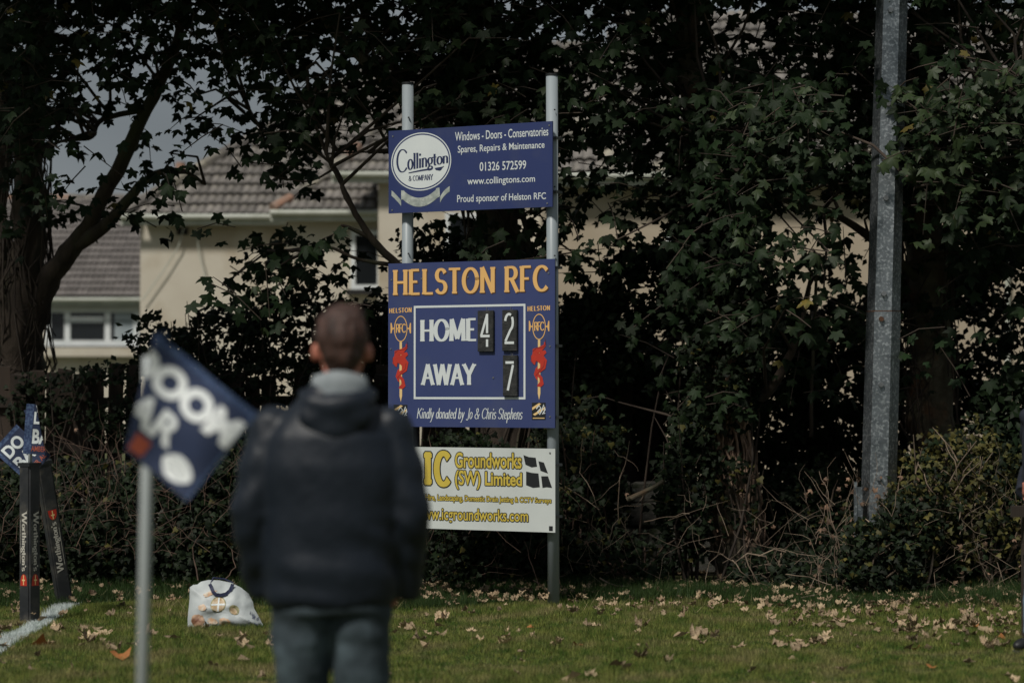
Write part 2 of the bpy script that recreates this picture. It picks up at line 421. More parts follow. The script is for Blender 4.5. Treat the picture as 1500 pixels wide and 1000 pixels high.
# glyph: width, strokes, serifs (x, y, half width)
s_ = .13
def GL():
    g = {}
    g['H'] = (.78, [[(.12, 0), (.12, 1)], [(.66, 0), (.66, 1)], [(.12, .5), (.66, .5)]], [(.12, 0, s_), (.12, 1, s_), (.66, 0, s_), (.66, 1, s_)])
    g['E'] = (.66, [[(.12, 0), (.12, 1)], [(.12, .03), (.58, .03)], [(.12, .97), (.55, .97)], [(.12, .51), (.46, .51)]], [(.12, 0, s_), (.12, 1, s_)])
    g['L'] = (.62, [[(.12, 0), (.12, 1)], [(.12, .03), (.56, .03)]], [(.12, 0, s_), (.12, 1, s_)])
    g['S'] = (.62, [arc(.31, .74, .22, .23, 20, 180) + arc(.31, .74, .22, .24, 180, 270)[1:] + arc(.31, .26, .24, .24, 90, 0)[1:] + arc(.31, .26, .24, .23, 0, -160)[1:]], [])
    g['T'] = (.68, [[(.34, 0), (.34, 1)], [(.04, .97), (.64, .97)]], [(.34, 0, s_)])
    g['O'] = (.86, [arc(.43, .5, .35, .47, 0, 360, 24)], [])
    g['N'] = (.8, [[(.12, 0), (.12, 1)], [(.12, 1), (.66, 0)], [(.66, 0), (.66, 1)]], [(.12, 0, s_), (.1, 1, .1), (.66, 1, s_)])
    g['R'] = (.72, [[(.12, 0), (.12, 1)], [(.12, .97), (.36, .97)] + arc(.36, .74, .22, .23, 90, -90)[1:] + [(.12, .51)], [(.36, .51), (.66, 0)]], [(.12, 0, s_), (.12, 1, s_), (.66, 0, .08)])
    g['P'] = (.64, [[(.12, 0), (.12, 1)], [(.12, .97), (.34, .97)] + arc(.34, .73, .22, .24, 90, -90)[1:] + [(.12, .49)]], [(.12, 0, s_), (.12, 1, s_)])
    g['F'] = (.62, [[(.12, 0), (.12, 1)], [(.12, .97), (.56, .97)], [(.12, .51), (.46, .51)]], [(.12, 0, s_), (.12, 1, s_)])
    g['C'] = (.76, [arc(.43, .5, .35, .47, 42, 318, 20)], [])
    g['M'] = (.94, [[(.12, 0), (.14, 1)], [(.14, 1), (.46, .1)], [(.46, .1), (.8, 1)], [(.8, 1), (.82, 0)]], [(.12, 0, s_), (.12, 1, .1), (.82, 0, s_), (.82, 1, .1)])
    g['A'] = (.8, [[(.08, 0), (.4, 1)], [(.4, 1), (.72, 0)], [(.2, .34), (.6, .34)]], [(.08, 0, s_), (.72, 0, s_)])
    g['W'] = (1.12, [[(.08, 1), (.32, 0)], [(.32, 0), (.56, 1)], [(.56, 1), (.8, 0)], [(.8, 0), (1.04, 1)]], [(.08, 1, s_), (.56, 1, s_), (1.04, 1, s_)])
    g['Y'] = (.76, [[(.06, 1), (.38, .48)], [(.38, .48), (.7, 1)], [(.38, .48), (.38, 0)]], [(.06, 1, s_), (.7, 1, s_), (.38, 0, s_)])
    g['I'] = (.34, [[(.17, 0), (.17, 1)]], [(.17, .04, .2), (.17, .96, .2)])
    g['K'] = (.76, [[(.12, 0), (.12, 1)], [(.66, 1), (.14, .45)], [(.3, .6), (.7, 0)]], [(.12, 0, s_), (.12, 1, s_)])
    g['J'] = (.5, [[(.36, 1), (.36, .15)] + arc(.2, .1, .16, .22, 0, -150)[1:]], [(.36, 1, s_)])
    g['&'] = (.8, [[(.74, .45)] + arc(.36, .25, .28, .24, 10, -200)[1:] + [(.5, .66)] + arc(.36, .8, .14, .17, -20, 200)[1:] + [(.7, .02)]], [])
    q = .085
    g['o'] = (.5, [arc(.25, .32, .19, .3, 0, 360, 18)], [])
    g['r'] = (.38, [[(.12, 0), (.12, .64)], arc(.26, .42, .14, .2, 180, 50)], [(.12, 0, q), (.07, .62, .05)])
    g['t'] = (.34, [[(.14, .86), (.14, .14)] + arc(.24, .14, .1, .13, 180, 300)[1:], [(.02, .61), (.3, .61)]], [])
    g['h'] = (.54, [[(.12, 0), (.12, 1)], arc(.27, .42, .15, .2, 180, 0) + [(.42, 0)]], [(.12, 0, q), (.42, 0, q), (.07, .98, .05)])
    g['i'] = (.26, [[(.13, 0), (.13, .62)], [(.13, .8), (.13, .94)]], [(.13, 0, q), (.08, .61, .05)])
    g['n'] = (.54, [[(.12, 0), (.12, .63)], arc(.27, .42, .15, .2, 180, 0) + [(.42, 0)]], [(.12, 0, q), (.42, 0, q), (.07, .62, .05)])
    g['g'] = (.5, [arc(.24, .38, .17, .23, 0, 360, 16), arc(.24, -.14, .18, .14, 90, 450, 14), [(.38, .56), (.5, .62)], [(.16, .16), (.16, .02)]], [])
    g['s'] = (.42, [arc(.21, .46, .14, .15, 20, 180) + arc(.21, .46, .14, .15, 180, 270)[1:] + arc(.21, .16, .15, .15, 90, 0)[1:] + arc(.21, .16, .15, .14, 0, -160)[1:]], [])
    g["'"] = (.2, [[(.1, 1), (.08, .76)]], [])
    g['l'] = (.26, [[(.13, 0), (.13, 1)]], [(.13, 0, q), (.08, .98, .05)])
    g['d'] = (.52, [arc(.24, .31, .17, .3, 0, 360, 16), [(.42, 1), (.42, 0)]], [(.37, .98, .05)])
    g['b'] = (.52, [arc(.28, .31, .17, .3, 0, 360, 16), [(.1, 1), (.1, 0)]], [])
    g['a'] = (.48, [arc(.23, .28, .16, .27, 0, 360, 16), [(.4, .58), (.4, .1), (.46, 0)]], [])
    g['e'] = (.46, [[(.07, .33), (.4, .33)] + arc(.23, .32, .17, .28, 5, 320)[1:]], [])
    g['p'] = (.52, [arc(.28, .31, .17, .3, 0, 360, 16), [(.11, .62), (.11, -.35)]], [])
    g['y'] = (.5, [[(.08, .62), (.26, .02)], [(.42, .62), (.24, -.02), (.14, -.28), (.02, -.34)]], [])
    g[' '] = (.34, [], [])
    return g
GLY = GL()

def pen(body, thick=.2, thin=.07, serif=True, shear=0.0, track=0.0, first=1.0, serif_t=.06, k=1.0):
    out = []; x = 0
    for ci, ch in enumerate(body):
        w, st, se = GLY[ch]
        sc_ = first if ci == 0 else 1.0
        def tr(p):
            return (x + p[0] * sc_ * k + p[1] * sc_ * shear, p[1] * sc_ - (sc_ - 1) * .25)
        for s in st:
            closed = len(s) > 8 and math.hypot(s[0][0] - s[-1][0], s[0][1] - s[-1][1]) < 1e-6
            pts = [tr(p) for p in s]
            if closed: pts = pts[:-1] + [pts[0], pts[1]]
            def wf(dx, dy, t): return thin + (thick - thin) * abs(dy) ** 1.4
            out.append(ribbon(pts, wf))
        if serif:
            for sx, sy, hw in se:
                a = tr((sx - hw, sy)); b = tr((sx + hw, sy))
                yy = serif_t / 2 if sy < .5 else -serif_t / 2
                out.append(ribbon([(a[0], a[1] + yy), (b[0], b[1] + yy)], lambda *_: serif_t))
        x += (w * k + track) * sc_
    return out

def outline(polys, d):
    """slightly larger twin for a printed outline: the same strokes moved eight ways"""
    out = []
    for kx in range(8):
        a = kx * math.pi / 4
        out += [([(x + d * math.cos(a), y + d * math.sin(a)) for x, y in V], Fc) for V, Fc in polys]
    return out

def disc(cx, cy, rx, ry, n=40):
    return [([(cx + rx * math.cos(2 * math.pi * i / n), cy + ry * math.sin(2 * math.pi * i / n)) for i in range(n)], [tuple(range(n))])]

def ring(cx, cy, rx, ry, w, n=40):
    V = []; Fc = []
    for i in range(n):
        a = 2 * math.pi * i / n
        V += [(cx + rx * math.cos(a), cy + ry * math.sin(a)), (cx + (rx - w) * math.cos(a), cy + (ry - w) * math.sin(a))]
    for i in range(n):
        j = (i + 1) % n
        Fc.append((2 * i, 2 * i + 1, 2 * j + 1, 2 * j))
    return [(V, Fc)]

def poly(*pts):
    return [(list(pts), [tuple(range(len(pts)))])]

# ------------------------------------------------------------------ leaves
def maple_template(curl=0.25, seed=0):
    rr = random.Random(seed)
    def lobe(a, r, w):
        return [(a + w, r * .72), (a + w * .55, r * .8), (a, r), (a - w * .55, r * .8), (a - w, r * .72)]
    pts = []
    for i, (a, r, w) in enumerate(((-24, .66, 17), (32, .92, 18), (90, 1.0, 19), (148, .92, 18), (204, .66, 17))):
        pts += list(reversed(lobe(a, r * rr.uniform(.92, 1.06), w)))
        if i < 4:
            a2 = (a + (32, 90, 148, 204)[i]) / 2
            pts.append((a2, .5))
    pts.append((270, .16))
    V = [(0, 0, 0)]
    for a, r in pts:
        x = r * math.cos(R(a)) * .5; y = r * math.sin(R(a)) * .5
        z = -curl * (abs(x) * .5 + x * x * 1.6 + max(y, 0) ** 2 * 1.2) + rr.uniform(-.02, .02)
        V.append((x, y, z))
    n = len(pts)
    T = [(0, i, i % n + 1) for i in range(1, n + 1)]
    return np.array(V, 'f'), np.array(T, 'i')

def oval_template(k=5, fold=.12, w=.34):
    V = [(0, 0, 0), (w, .4, -fold), (.0, 1, -.05), (-w, .4, -fold), (0, .45, .03)]
    T = [(0, 1, 4), (1, 2, 4), (2, 3, 4), (3, 0, 4)]
    V = np.array(V, 'f'); V[:, 1] -= .4
    return V, np.array(T, 'i')

def ivy_template():
    V = [(0, 0, 0), (.38, -.08, -.08), (.42, .28, -.1), (.2, .42, -.02), (0, .85, -.08), (-.2, .42, -.02), (-.42, .28, -.1), (-.38, -.08, -.08), (0, .2, .05)]
    T = [(8, i, i + 1) for i in range(0, 7)] + [(8, 7, 0)]
    V = np.array(V, 'f'); V[:, 1] -= .25
    return V, np.array(T, 'i')

def frames(n, bias, spread, droop=1.0, rg=None):
    """leaf frames: columns tangent-x, tip direction, normal"""
    rg = rg if rg is not None else rng
    nrm = np.array(bias)[None, :] + rg.normal(0, spread, (n, 3))
    nrm /= np.linalg.norm(nrm, axis=1)[:, None]
    t = np.array([[0, 0, -droop]]) + rg.normal(0, .55, (n, 3))
    t -= nrm * (t * nrm).sum(1)[:, None]
    t /= np.linalg.norm(t, axis=1)[:, None] + 1e-9
    b = np.cross(t, nrm)
    return np.stack([b, t, nrm], axis=2)        # (n,3,3)

def scatter_mesh(name, centers, Fr, sizes, tmpl, m):
    V, T = tmpl
    n = len(centers)
    W = np.einsum('nij,kj->nki', Fr, V) * sizes[:, None, None] + centers[:, None, :]
    k = len(V)
    TT = (T[None, :, :] + (np.arange(n) * k)[:, None, None]).reshape(-1, 3)
    return tri_mesh(name, W.reshape(-1, 3), TT, m)

MAPLE = [maple_template(.25, 1), maple_template(.6, 2), maple_template(.1, 3), maple_template(.9, 4)]
IVY = ivy_template()
OVAL = oval_template()
# ------------------------------------------------------------------ ground
mb = MB(); mb.add([(-300, -60, 0), (300, -60, 0), (300, 500, 0), (-300, 500, 0)], [(0, 1, 2, 3)])
g = mb.build('ground', M['field']); tag(g, kind='structure')
LA, LB = G(-60, 984), G(104, 886)
LA.z = LB.z = 0
ld = (LB - LA).normalized(); lnrm = Vector((-ld.y, ld.x, 0))
mb = MB(); LA2 = LA - ld * 3
mb.add([LA2 - lnrm * .055 + Vector((0, 0, .004)), LB - lnrm * .055 + Vector((0, 0, .004)), LB + lnrm * .055 + Vector((0, 0, .004)), LA2 + lnrm * .055 + Vector((0, 0, .004))], [(0, 1, 2, 3)])
tag(mb.build('painted_line', M['chalk_grass']), kind='structure')

def blades(name, n, xr, yr, h, w, m, kind='stuff', label=None, cat=None, keep=None, lean=.5, hj=.4):
    x = rng.uniform(*xr, n); y = rng.uniform(*yr, n)
    k = np.abs(x) < y * .2118 + 1.3
    if keep is not None: k &= keep(x, y)
    x, y = x[k], y[k]; n = len(x)
    a = rng.uniform(0, 2 * np.pi, n)
    hh = h * rng.uniform(1 - hj, 1 + hj, n) * (1 + .35 * np.sin(x * 2.3 + np.sin(y * 3.1) * 1.5))
    la = rng.uniform(0, 2 * np.pi, n); ll = np.abs(rng.normal(0, lean, n)) * hh
    V = np.zeros((n, 3, 3), 'f')
    V[:, 0] = np.stack([x + np.cos(a) * w / 2, y + np.sin(a) * w / 2, np.zeros(n)], 1)
    V[:, 1] = np.stack([x - np.cos(a) * w / 2, y - np.sin(a) * w / 2, np.zeros(n)], 1)
    V[:, 2] = np.stack([x + np.cos(la) * ll, y + np.sin(la) * ll, hh], 1)
    me = tri_mesh(name, V.reshape(-1, 3), np.arange(n * 3).reshape(-1, 3), m)
    return tag(link(bpy.data.objects.new(name, me)), label, cat, kind=kind)

LAn, ldn, lnn = np.array(LA)[:2], np.array(ld)[:2], np.array(lnrm)[:2]
Lend = (LB - LA).length
def online(x, y, j=.0):
    dx, dy = x - LAn[0], y - LAn[1]
    t = dx * ldn[0] + dy * ldn[1]; q = np.abs(dx * lnn[0] + dy * lnn[1])
    return (t < Lend) & (q < .06 + rng.normal(0, .012, x.shape))
blades('grass', 620000, (-5.2, 5.2), (11.6, 18.2), .032, .0042, M['grass'], label='short mown grass of the playing field', cat='grass', keep=lambda x, y: ~online(x, y))
blades('painted_grass', 260000, (-5.2, -2.2), (12, 17.4), .036, .005, M['chalk_grass'], label='white painted grass of the pitch line by the padded poles', cat='grass', keep=online)
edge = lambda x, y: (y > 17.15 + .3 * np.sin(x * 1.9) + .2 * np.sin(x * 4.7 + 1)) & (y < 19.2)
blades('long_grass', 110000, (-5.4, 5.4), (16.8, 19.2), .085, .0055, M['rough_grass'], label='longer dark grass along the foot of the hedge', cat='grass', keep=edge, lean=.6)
blades('dry_grass', 2600, (-5.2, 5.2), (16.6, 18.8), .09, .004, M['straw'], label='straw coloured dry grass at the foot of the hedge', cat='grass',
       keep=lambda x, y: np.sin(x * 3.1 + 2) * np.sin(x * 1.3 + y * 4) > .1, lean=1.0)

# ------------------------------------------------------------------ houses
def tile_mesh(name, w, g, m, seg=8, ridge=.036):
    V = []; Fc = []
    for j, (t, zz) in enumerate(((0, .062), (g * 1.12, .0))):
        for i in range(seg + 1):
            u = i / seg
            V.append((u * w, t, zz + ridge * abs(math.sin(math.pi * 2 * u)) ** .8))
    for i in range(seg):
        Fc.append((i, i + 1, seg + 2 + i, seg + 1 + i))
    b = len(V)
    for i in range(seg + 1): V.append((V[i][0], 0, V[i][2] - .016))
    for i in range(seg): Fc.append((b + i, b + i + 1, i + 1, i))
    return newmesh(name, V, Fc, m)

def tiled_roof(root, O, eu, ev, W, H, tw, tg, m, inside, cap=300, prio=None):
    """roof (part) with its tiles (sub-parts)"""
    O, eu, ev = Vector(O), Vector(eu).normalized(), Vector(ev).normalized()
    nn = eu.cross(ev)
    mb = MB()
    # felt below the tiles, following the same outline
    cells = [(i, j) for j in range(int(H / tg)) for i in range(int(W / tw))]
    ok = [(i, j) for i, j in cells if inside((i + .5) * tw, (j + .5) * tg)]
    for j in range(int(H / tg)):
        r = [i for i, jj in ok if jj == j]
        if r:
            a, b = min(r) * tw, (max(r) + 1) * tw
            q = [O + eu * a + ev * (j * tg) - nn * .04, O + eu * b + ev * (j * tg) - nn * .04, O + eu * b + ev * ((j + 1) * tg) - nn * .04, O + eu * a + ev * ((j + 1) * tg) - nn * .04]
            mb.add(q, [(0, 1, 2, 3)])
    rf = mb.build('roof', M['void'], root, local=False)
    tm = tile_mesh('roof_tile', tw * .985, tg, m)
    B = Matrix((eu, ev, nn)).transposed().to_4x4()
    rinv = Matrix.LocRotScale(root.location, root.rotation_euler, None).inverted()
    if prio: ok.sort(key=lambda c: prio((c[0] + .5) * tw, (c[1] + .5) * tg))
    rest = []
    for q, (i, j) in enumerate(ok):
        sh = (tw / 2 if j % 2 else 0) * 0
        T = Matrix.Translation(O + eu * (i * tw + sh) + ev * (j * tg) + nn * random.uniform(-.004, .006)) @ B @ Matrix.Rotation(R(random.uniform(-.8, .8)), 4, 'Z')
        if q < cap:
            o = link(bpy.data.objects.new('roof_tile', tm), rf); o.matrix_local = rinv @ T
        else: rest.append(T)
    if rest:
        V0 = [v.co.copy() for v in tm.vertices]; F0 = [tuple(p.vertices) for p in tm.polygons]
        mb = MB()
        for T in rest: mb.add([T @ v for v in V0], F0)
        tag(mb.build('roof_tiles', m, rf, local=False) if False else wobj('roof_tile_rows', mb.mesh('roof_tile_rows', m), root), kind='stuff')
    return rf

def ridge_run(root, a, b, r=.12, n=None, orange=()):
    a, b = Vector(a), Vector(b); n = n or max(2, int((b - a).length / .42))
    for i in range(n):
        p, q = a.lerp(b, i / n), a.lerp(b, (i + 1.06) / n)
        mb = MB(); mb.tube([p, q], [r * 1.04, r * .92], n=8)
        mb.build('ridge_tile', M['terra'] if i in orange else M['tile'], root, local=False)

def window(root, x0, x1, z0, z1, Y, vbars=(), hbars=(), fw=.07, m='upvc', sill=True, curtain=False):
    mb = MB()
    mb.box(x0, x1, Y - .05, Y + .03, z1 - fw, z1); mb.box(x0, x1, Y - .05, Y + .03, z0, z0 + fw)
    for a in (x0, x1 - fw): mb.box(a, a + fw, Y - .048, Y + .03, z0 + fw, z1 - fw)
    for v in vbars: mb.box(v - fw / 2, v + fw / 2, Y - .044, Y + .03, z0 + fw, z1 - fw)
    for (h, a, b) in hbars: mb.box(a, b, Y - .04, Y + .03, h - fw / 2, h + fw / 2)
    fr = mb.build('window', M[m], root, local=False)
    mb = MB(); mb.box(x0 + .02, x1 - .02, Y - .005, Y + .01, z0 + .02, z1 - .02)
    me = mb.mesh('pane', M['glass'])
    inv = Matrix.LocRotScale(root.location, root.rotation_euler, None).inverted(); me.transform(inv)
    link(bpy.data.objects.new('pane', me), fr)
    if sill:
        mb = MB(); mb.box(x0 - .08, x1 + .08, Y - .16, Y - .02, z0 - .09, z0 - .003)
        me = mb.mesh('sill', M['void'] if m == 'upvc' and not curtain else M['render']); me.transform(inv)
        link(bpy.data.objects.new('sill', me), fr)
    return fr

def X(px, Y): return (px - 750) / F * Y
def Z(py, Y): return P(750, py, Y).z

def gutter(root, x0, x1, Y, z):
    mb = MB(); mb.tube([(x0, Y, z), (x1, Y, z)], .052, n=8)
    mb.build('gutter', M['gutter'], root, local=False)
    mb = MB(); mb.box(x0, x1, Y + .05, Y + .09, z - .15, z - .02)
    mb.build('fascia', M['gutter'], root, local=False)

# the cream house left of the scoreboard
h1 = empty('house', (-5, 48, 0), 'cream rendered two storey house with dark tiled hip roof left of the scoreboard', 'house')
Yw = 45.0
xa, xb, xc, xd = X(205, Yw), X(424, Yw), X(560, Yw), X(880, Yw)
ze = Z(330, Yw)
mb = MB(); mb.box(xa, xb, Yw, Yw + 8.6, 0, ze + .1); mb.build('wall', M['render'], h1, local=False)
mb = MB(); mb.box(xb, xc, Yw - .7, Yw + 8, 0, ze + .1); mb.build('wall', M['render'], h1, local=False)
zw = Z(268, 43.6)
mb = MB(); mb.box(xc, xd, 43.6, Yw + 8, 0, zw); mb.build('wall', M['render'], h1, local=False)
pt = R(37)
ev = (0, math.cos(pt), math.sin(pt))
O1 = Vector((xa - .3, Yw - .3, Z(317, Yw - .3)))
slope_len = 4.6 / math.cos(pt)
tiled_roof(h1, O1, (1, 0, 0), ev, xd - xa, slope_len, .31, .345, M['tile'], lambda s, t: s > t * math.cos(pt) + .05 and s < 6.6,
           prio=lambda s, t: abs(s - 3.0) + t * .5)
ridge_run(h1, O1 + Vector((0, 0, .06)), O1 + Vector((slope_len * math.cos(pt), slope_len * math.cos(pt), slope_len * math.sin(pt) + .06)))
gutter(h1, xa - .32, xb, Yw - .36, O1.z - .01)
O2 = Vector((X(400, 44), Yw - 1.05, Z(312, 44) + .02))
tiled_roof(h1, O2, (1, 0, 0), ev, xc - O2.x, 1.5, .31, .345, M['tile'], lambda s, t: s > t * .75)
ridge_run(h1, O2 + Vector((0, 0, .05)), O2 + Vector((1.2, 1.2, .95)), r=.1, orange=(0,))
gutter(h1, O2.x - .05, xc - .01, Yw - 1.1, O2.z - .02)
O3 = Vector((X(488, 43.3), 43.3, Z(254, 43.3)))
tiled_roof(h1, O3, (1, 0, 0), ev, xd + .3 - O3.x, 5.0, .31, .345, M['tile'], lambda s, t: s > t * .5, cap=160)
ridge_run(h1, O3 + Vector((0, 0, .05)), O3 + Vector((2.0, 3.2, 2.45)), r=.12, orange=(1,))
gutter(h1, O3.x - .03, xd + .3, 43.24, O3.z - .02)
window(h1, X(514, 44.3), X(561, 44.3) - .02, Z(424, 44.3), Z(338, 44.3), 44.28, fw=.085)
window(h1, X(652, 43.6), X(740, 43.6), Z(430, 43.6), Z(312, 43.6), 43.58, vbars=(X(695, 43.6),), fw=.08)
mb = MB(); mb.box(X(259, 45), X(275, 45), 44.96, 45.01, Z(344, 45), Z(334, 45)); mb.build('air_vent', M['void'], h1, local=False)
for pts in ([(272, 322), (262, 360), (240, 395), (208, 440)], [(285, 322), (292, 372), (303, 415)]):
    mb = MB(); mb.tube([P(a, b, 44.9) for a, b in pts], .012, n=5); mb.build('cable', M['gutter'], h1, local=False)

# the far bungalow on the left
h2 = empty('house', (-14, 64, 0), 'far white house with brown tiled roof and wide white window on the left', 'house')
Y2 = 62.0
mb = MB(); mb.box(X(-90, Y2), X(300, Y2), Y2, Y2 + 8, 0, Z(440, Y2)); mb.build('wall', M['render'], h2, local=False)
p2 = R(33)
O4 = Vector((X(-90, Y2), Y2 - .4, Z(436, Y2 - .4)))
tiled_roof(h2, O4, (1, 0, 0), (0, math.cos(p2), math.sin(p2)), 7.4, 5.3, .30, .33, M['tile_far'], lambda s, t: True, cap=300,
           prio=lambda s, t: abs(s - 3.6))
ridge_run(h2, O4 + Vector((0, 5.3 * math.cos(p2), 5.3 * math.sin(p2))), O4 + Vector((7.4, 5.3 * math.cos(p2), 5.3 * math.sin(p2))), orange=(0, 1, 2, 4, 5))
gutter(h2, O4.x, X(300, Y2), Y2 - .45, O4.z - .05)
window(h2, X(66, Y2), X(204, Y2), Z(507, Y2), Z(449, Y2), Y2 - .02, vbars=(X(99, Y2), X(158, Y2)), hbars=((Z(468, Y2), X(104, Y2), X(152, Y2)),), fw=.15)
mb = MB(); mb.box(X(168, Y2), X(200, Y2), Y2 - .06, Y2 - .03, Z(500, Y2), Z(455, Y2)); mb.build('curtain', M['curtain'], h2, local=False)
mb = MB(); mb.box(X(64, Y2), X(206, Y2), Y2 - .3, Y2 - .03, Z(522, Y2), Z(509, Y2)); mb.build('planter_ledge', M['render'], h2, local=False)
mb = MB(); cx, cy = X(264, 66), 66
mb.box(cx - .35, cx + .35, cy - .3, cy + .3, 5.5, Z(259, 66)); mb.tube([(cx, cy, Z(262, 66)), (cx, cy, Z(238, 66))], [.17, .14], n=10)
mb.build('chimney', M['terra'], h2, local=False)

# the house behind the trees on the right
h3 = empty('house', (4, 40, 0), 'buff house mostly hidden behind the trees on the right', 'house')
Y3 = 36.0
mb = MB(); mb.box(X(800, Y3), X(1680, Y3), Y3, Y3 + 8, 0, Z(268, Y3)); mb.build('wall', M['render2'], h3, local=False)
p3 = R(36)
O5 = Vector((X(780, Y3), Y3 - .35, Z(256, Y3 - .35)))
tiled_roof(h3, O5, (1, 0, 0), (0, math.cos(p3), math.sin(p3)), 9.2, 5.4, .31, .345, M['tile'], lambda s, t: s > t * .3, cap=240,
           prio=lambda s, t: -t + (0 if 3 < s < 5.2 else 2))
gutter(h3, O5.x, O5.x + 9.3, Y3 - .4, O5.z - .02)
window(h3, X(975, Y3), X(1020, Y3), Z(402, Y3), Z(335, Y3), Y3 - .02, fw=.06)
window(h3, X(1488, Y3), X(1560, Y3), Z(330, Y3), Z(262, Y3) - .1, Y3 - .02, fw=.07)
mb = MB(); mb.tube([(X(1474, Y3), Y3 - .08, 0), (X(1474, Y3), Y3 - .08, Z(268, Y3))], .04, n=8); mb.build('downpipe', M['gutter'], h3, local=False)

# ------------------------------------------------------------------ fence and stone hedge
fn = empty('wooden_fence', (-2, 20.6, 0), 'old dark vertical board fence with gaps on the stone bank behind the hedge', 'fence')
def box_mesh(name, sx, sy, sz, m, jag=0):
    mb = MB(); mb.box(-sx / 2, sx / 2, -sy / 2, sy / 2, 0, sz)
    if jag:
        for v in mb.V:
            if v[2] > 0: v.z += random.uniform(-jag, jag)
    return mb.mesh(name, m)
bmv = [box_mesh('board', .125, .02, .98 + .03 * k, M['wood'], .02) for k in range(4)]
def put(name, me, parent, loc, rot=(0, 0, 0), sc_=(1, 1, 1)):
    o = link(bpy.data.objects.new(name, me), parent)
    o.location = Vector(loc) - parent.location; o.rotation_euler = rot; o.scale = sc_
    return o
x = -4.9
while x < 1.3:
    if random.random() > .03:
        put('board', bmv[random.randrange(4)], fn, (x, 20.62 + random.uniform(-.006, .006), .66 + random.uniform(-.02, .03)), (0, R(random.uniform(-1.2, 1.2)), 0))
    x += random.choice((.127, .129, .131, .133, .155))
for z in (.98, 1.4):
    for i in range(3):
        put('rail', box_mesh('rail', 2.06, .045, .085, M['wood']), fn, (-3.85 + 2.06 * i, 20.58, z + random.uniform(-.02, .02)))
pm = box_mesh('post', .13, .1, 1.66, M['wood'], .015)
for px in (28, 120, 343, 560, 884, 915):
    put('post', pm, fn, (X(px, 20.5), 20.5, 0))

wl = empty('stone_hedge', (0, 20.2, 0), 'low bank of grey stones behind the undergrowth and under the fence', 'wall')
mb = MB(); mb.box(-5.2, 1.6, 20.12, 20.45, 0, .7); mb.build('earth_core', M['mortar'], wl, local=False)
def stone_mesh(k):
    rr = random.Random(k)
    bm = bmesh.new(); bmesh.ops.create_cube(bm, size=1)
    for v in bm.verts: v.co += Vector((rr.uniform(-.06, .06), rr.uniform(-.08, .08), rr.uniform(-.08, .08)))
    bmesh.ops.bevel(bm, geom=bm.edges[:], offset=.09, segments=1, affect='EDGES')
    me = bpy.data.meshes.new('stone'); bm.to_mesh(me); bm.free(); me.materials.append(M['stone']); return me
sms = [stone_mesh(k) for k in range(5)]
z = 0.02; row = 0
while z < .66:
    hh = random.uniform(.17, .21); x = -5.2 + random.uniform(0, .2)
    while x < 1.6:
        w = random.uniform(.28, .44)
        put('stone', random.choice(sms), wl, (x + w / 2, 20.1 + random.uniform(-.02, .02), z + hh / 2), (0, R(random.uniform(-2, 2)), 0), (w * .98, .16, hh * .97))
        x += w
    z += hh

# ------------------------------------------------------------------ trees
DM = """
99999999999999999999999999999999
99999999999999999999999999999999
98888868999869988878854589877788
98888777996899999888887789998778
99965465388889999888899999999999
98832354498669999999999999999999
86622353684217999667899999899999
35545631110113666778768986898999
24445511000013577755369654538998
22333100787412677766698877328998
02100006775420......887666888844
....................888888886677
...................8888777865666
..................55778866655556
""".strip().split('\n')
def dens(px, py):
    c = int((px + 50) // 50); r = int((py + 100) // 50)
    if 0 <= r < len(DM) and 0 <= c < len(DM[r]) and DM[r][c] != '.': return int(DM[r][c])
    return 0

def clusters_for(px0, px1, Yr=(18.3, 21.3), near=None, rows=None):
    """twig positions of a crown, thinned where the crown is open"""
    out = []
    for r in range(len(DM)):
        for c in range(32):
            ch = DM[r][c] if c < len(DM[r]) else '.'
            if ch in '.0': continue
            x0, y0 = c * 50 - 50, r * 50 - 100
            if not (px0 <= x0 + 25 < px1): continue
            d = int(ch)
            lai = -math.log(1 - d / 9.5) * (1.25 if d > 7 else .95)
            k = lai * (22 if d > 6 else 15) / 7
            if y0 >= 400 and x0 > 800: k *= .45
            k = int(k) + (random.random() < k - int(k))
            for _ in range(k):
                Y = random.uniform(*Yr)
                px, py = x0 + random.uniform(0, 50), y0 + random.uniform(0, 50)
                if near and near[0] < px < near[2] and near[1] < py < near[3] and random.random() < .5: Y = random.uniform(17.7, 18.3)
                out.append((P(px, py, Y), d))
    return out

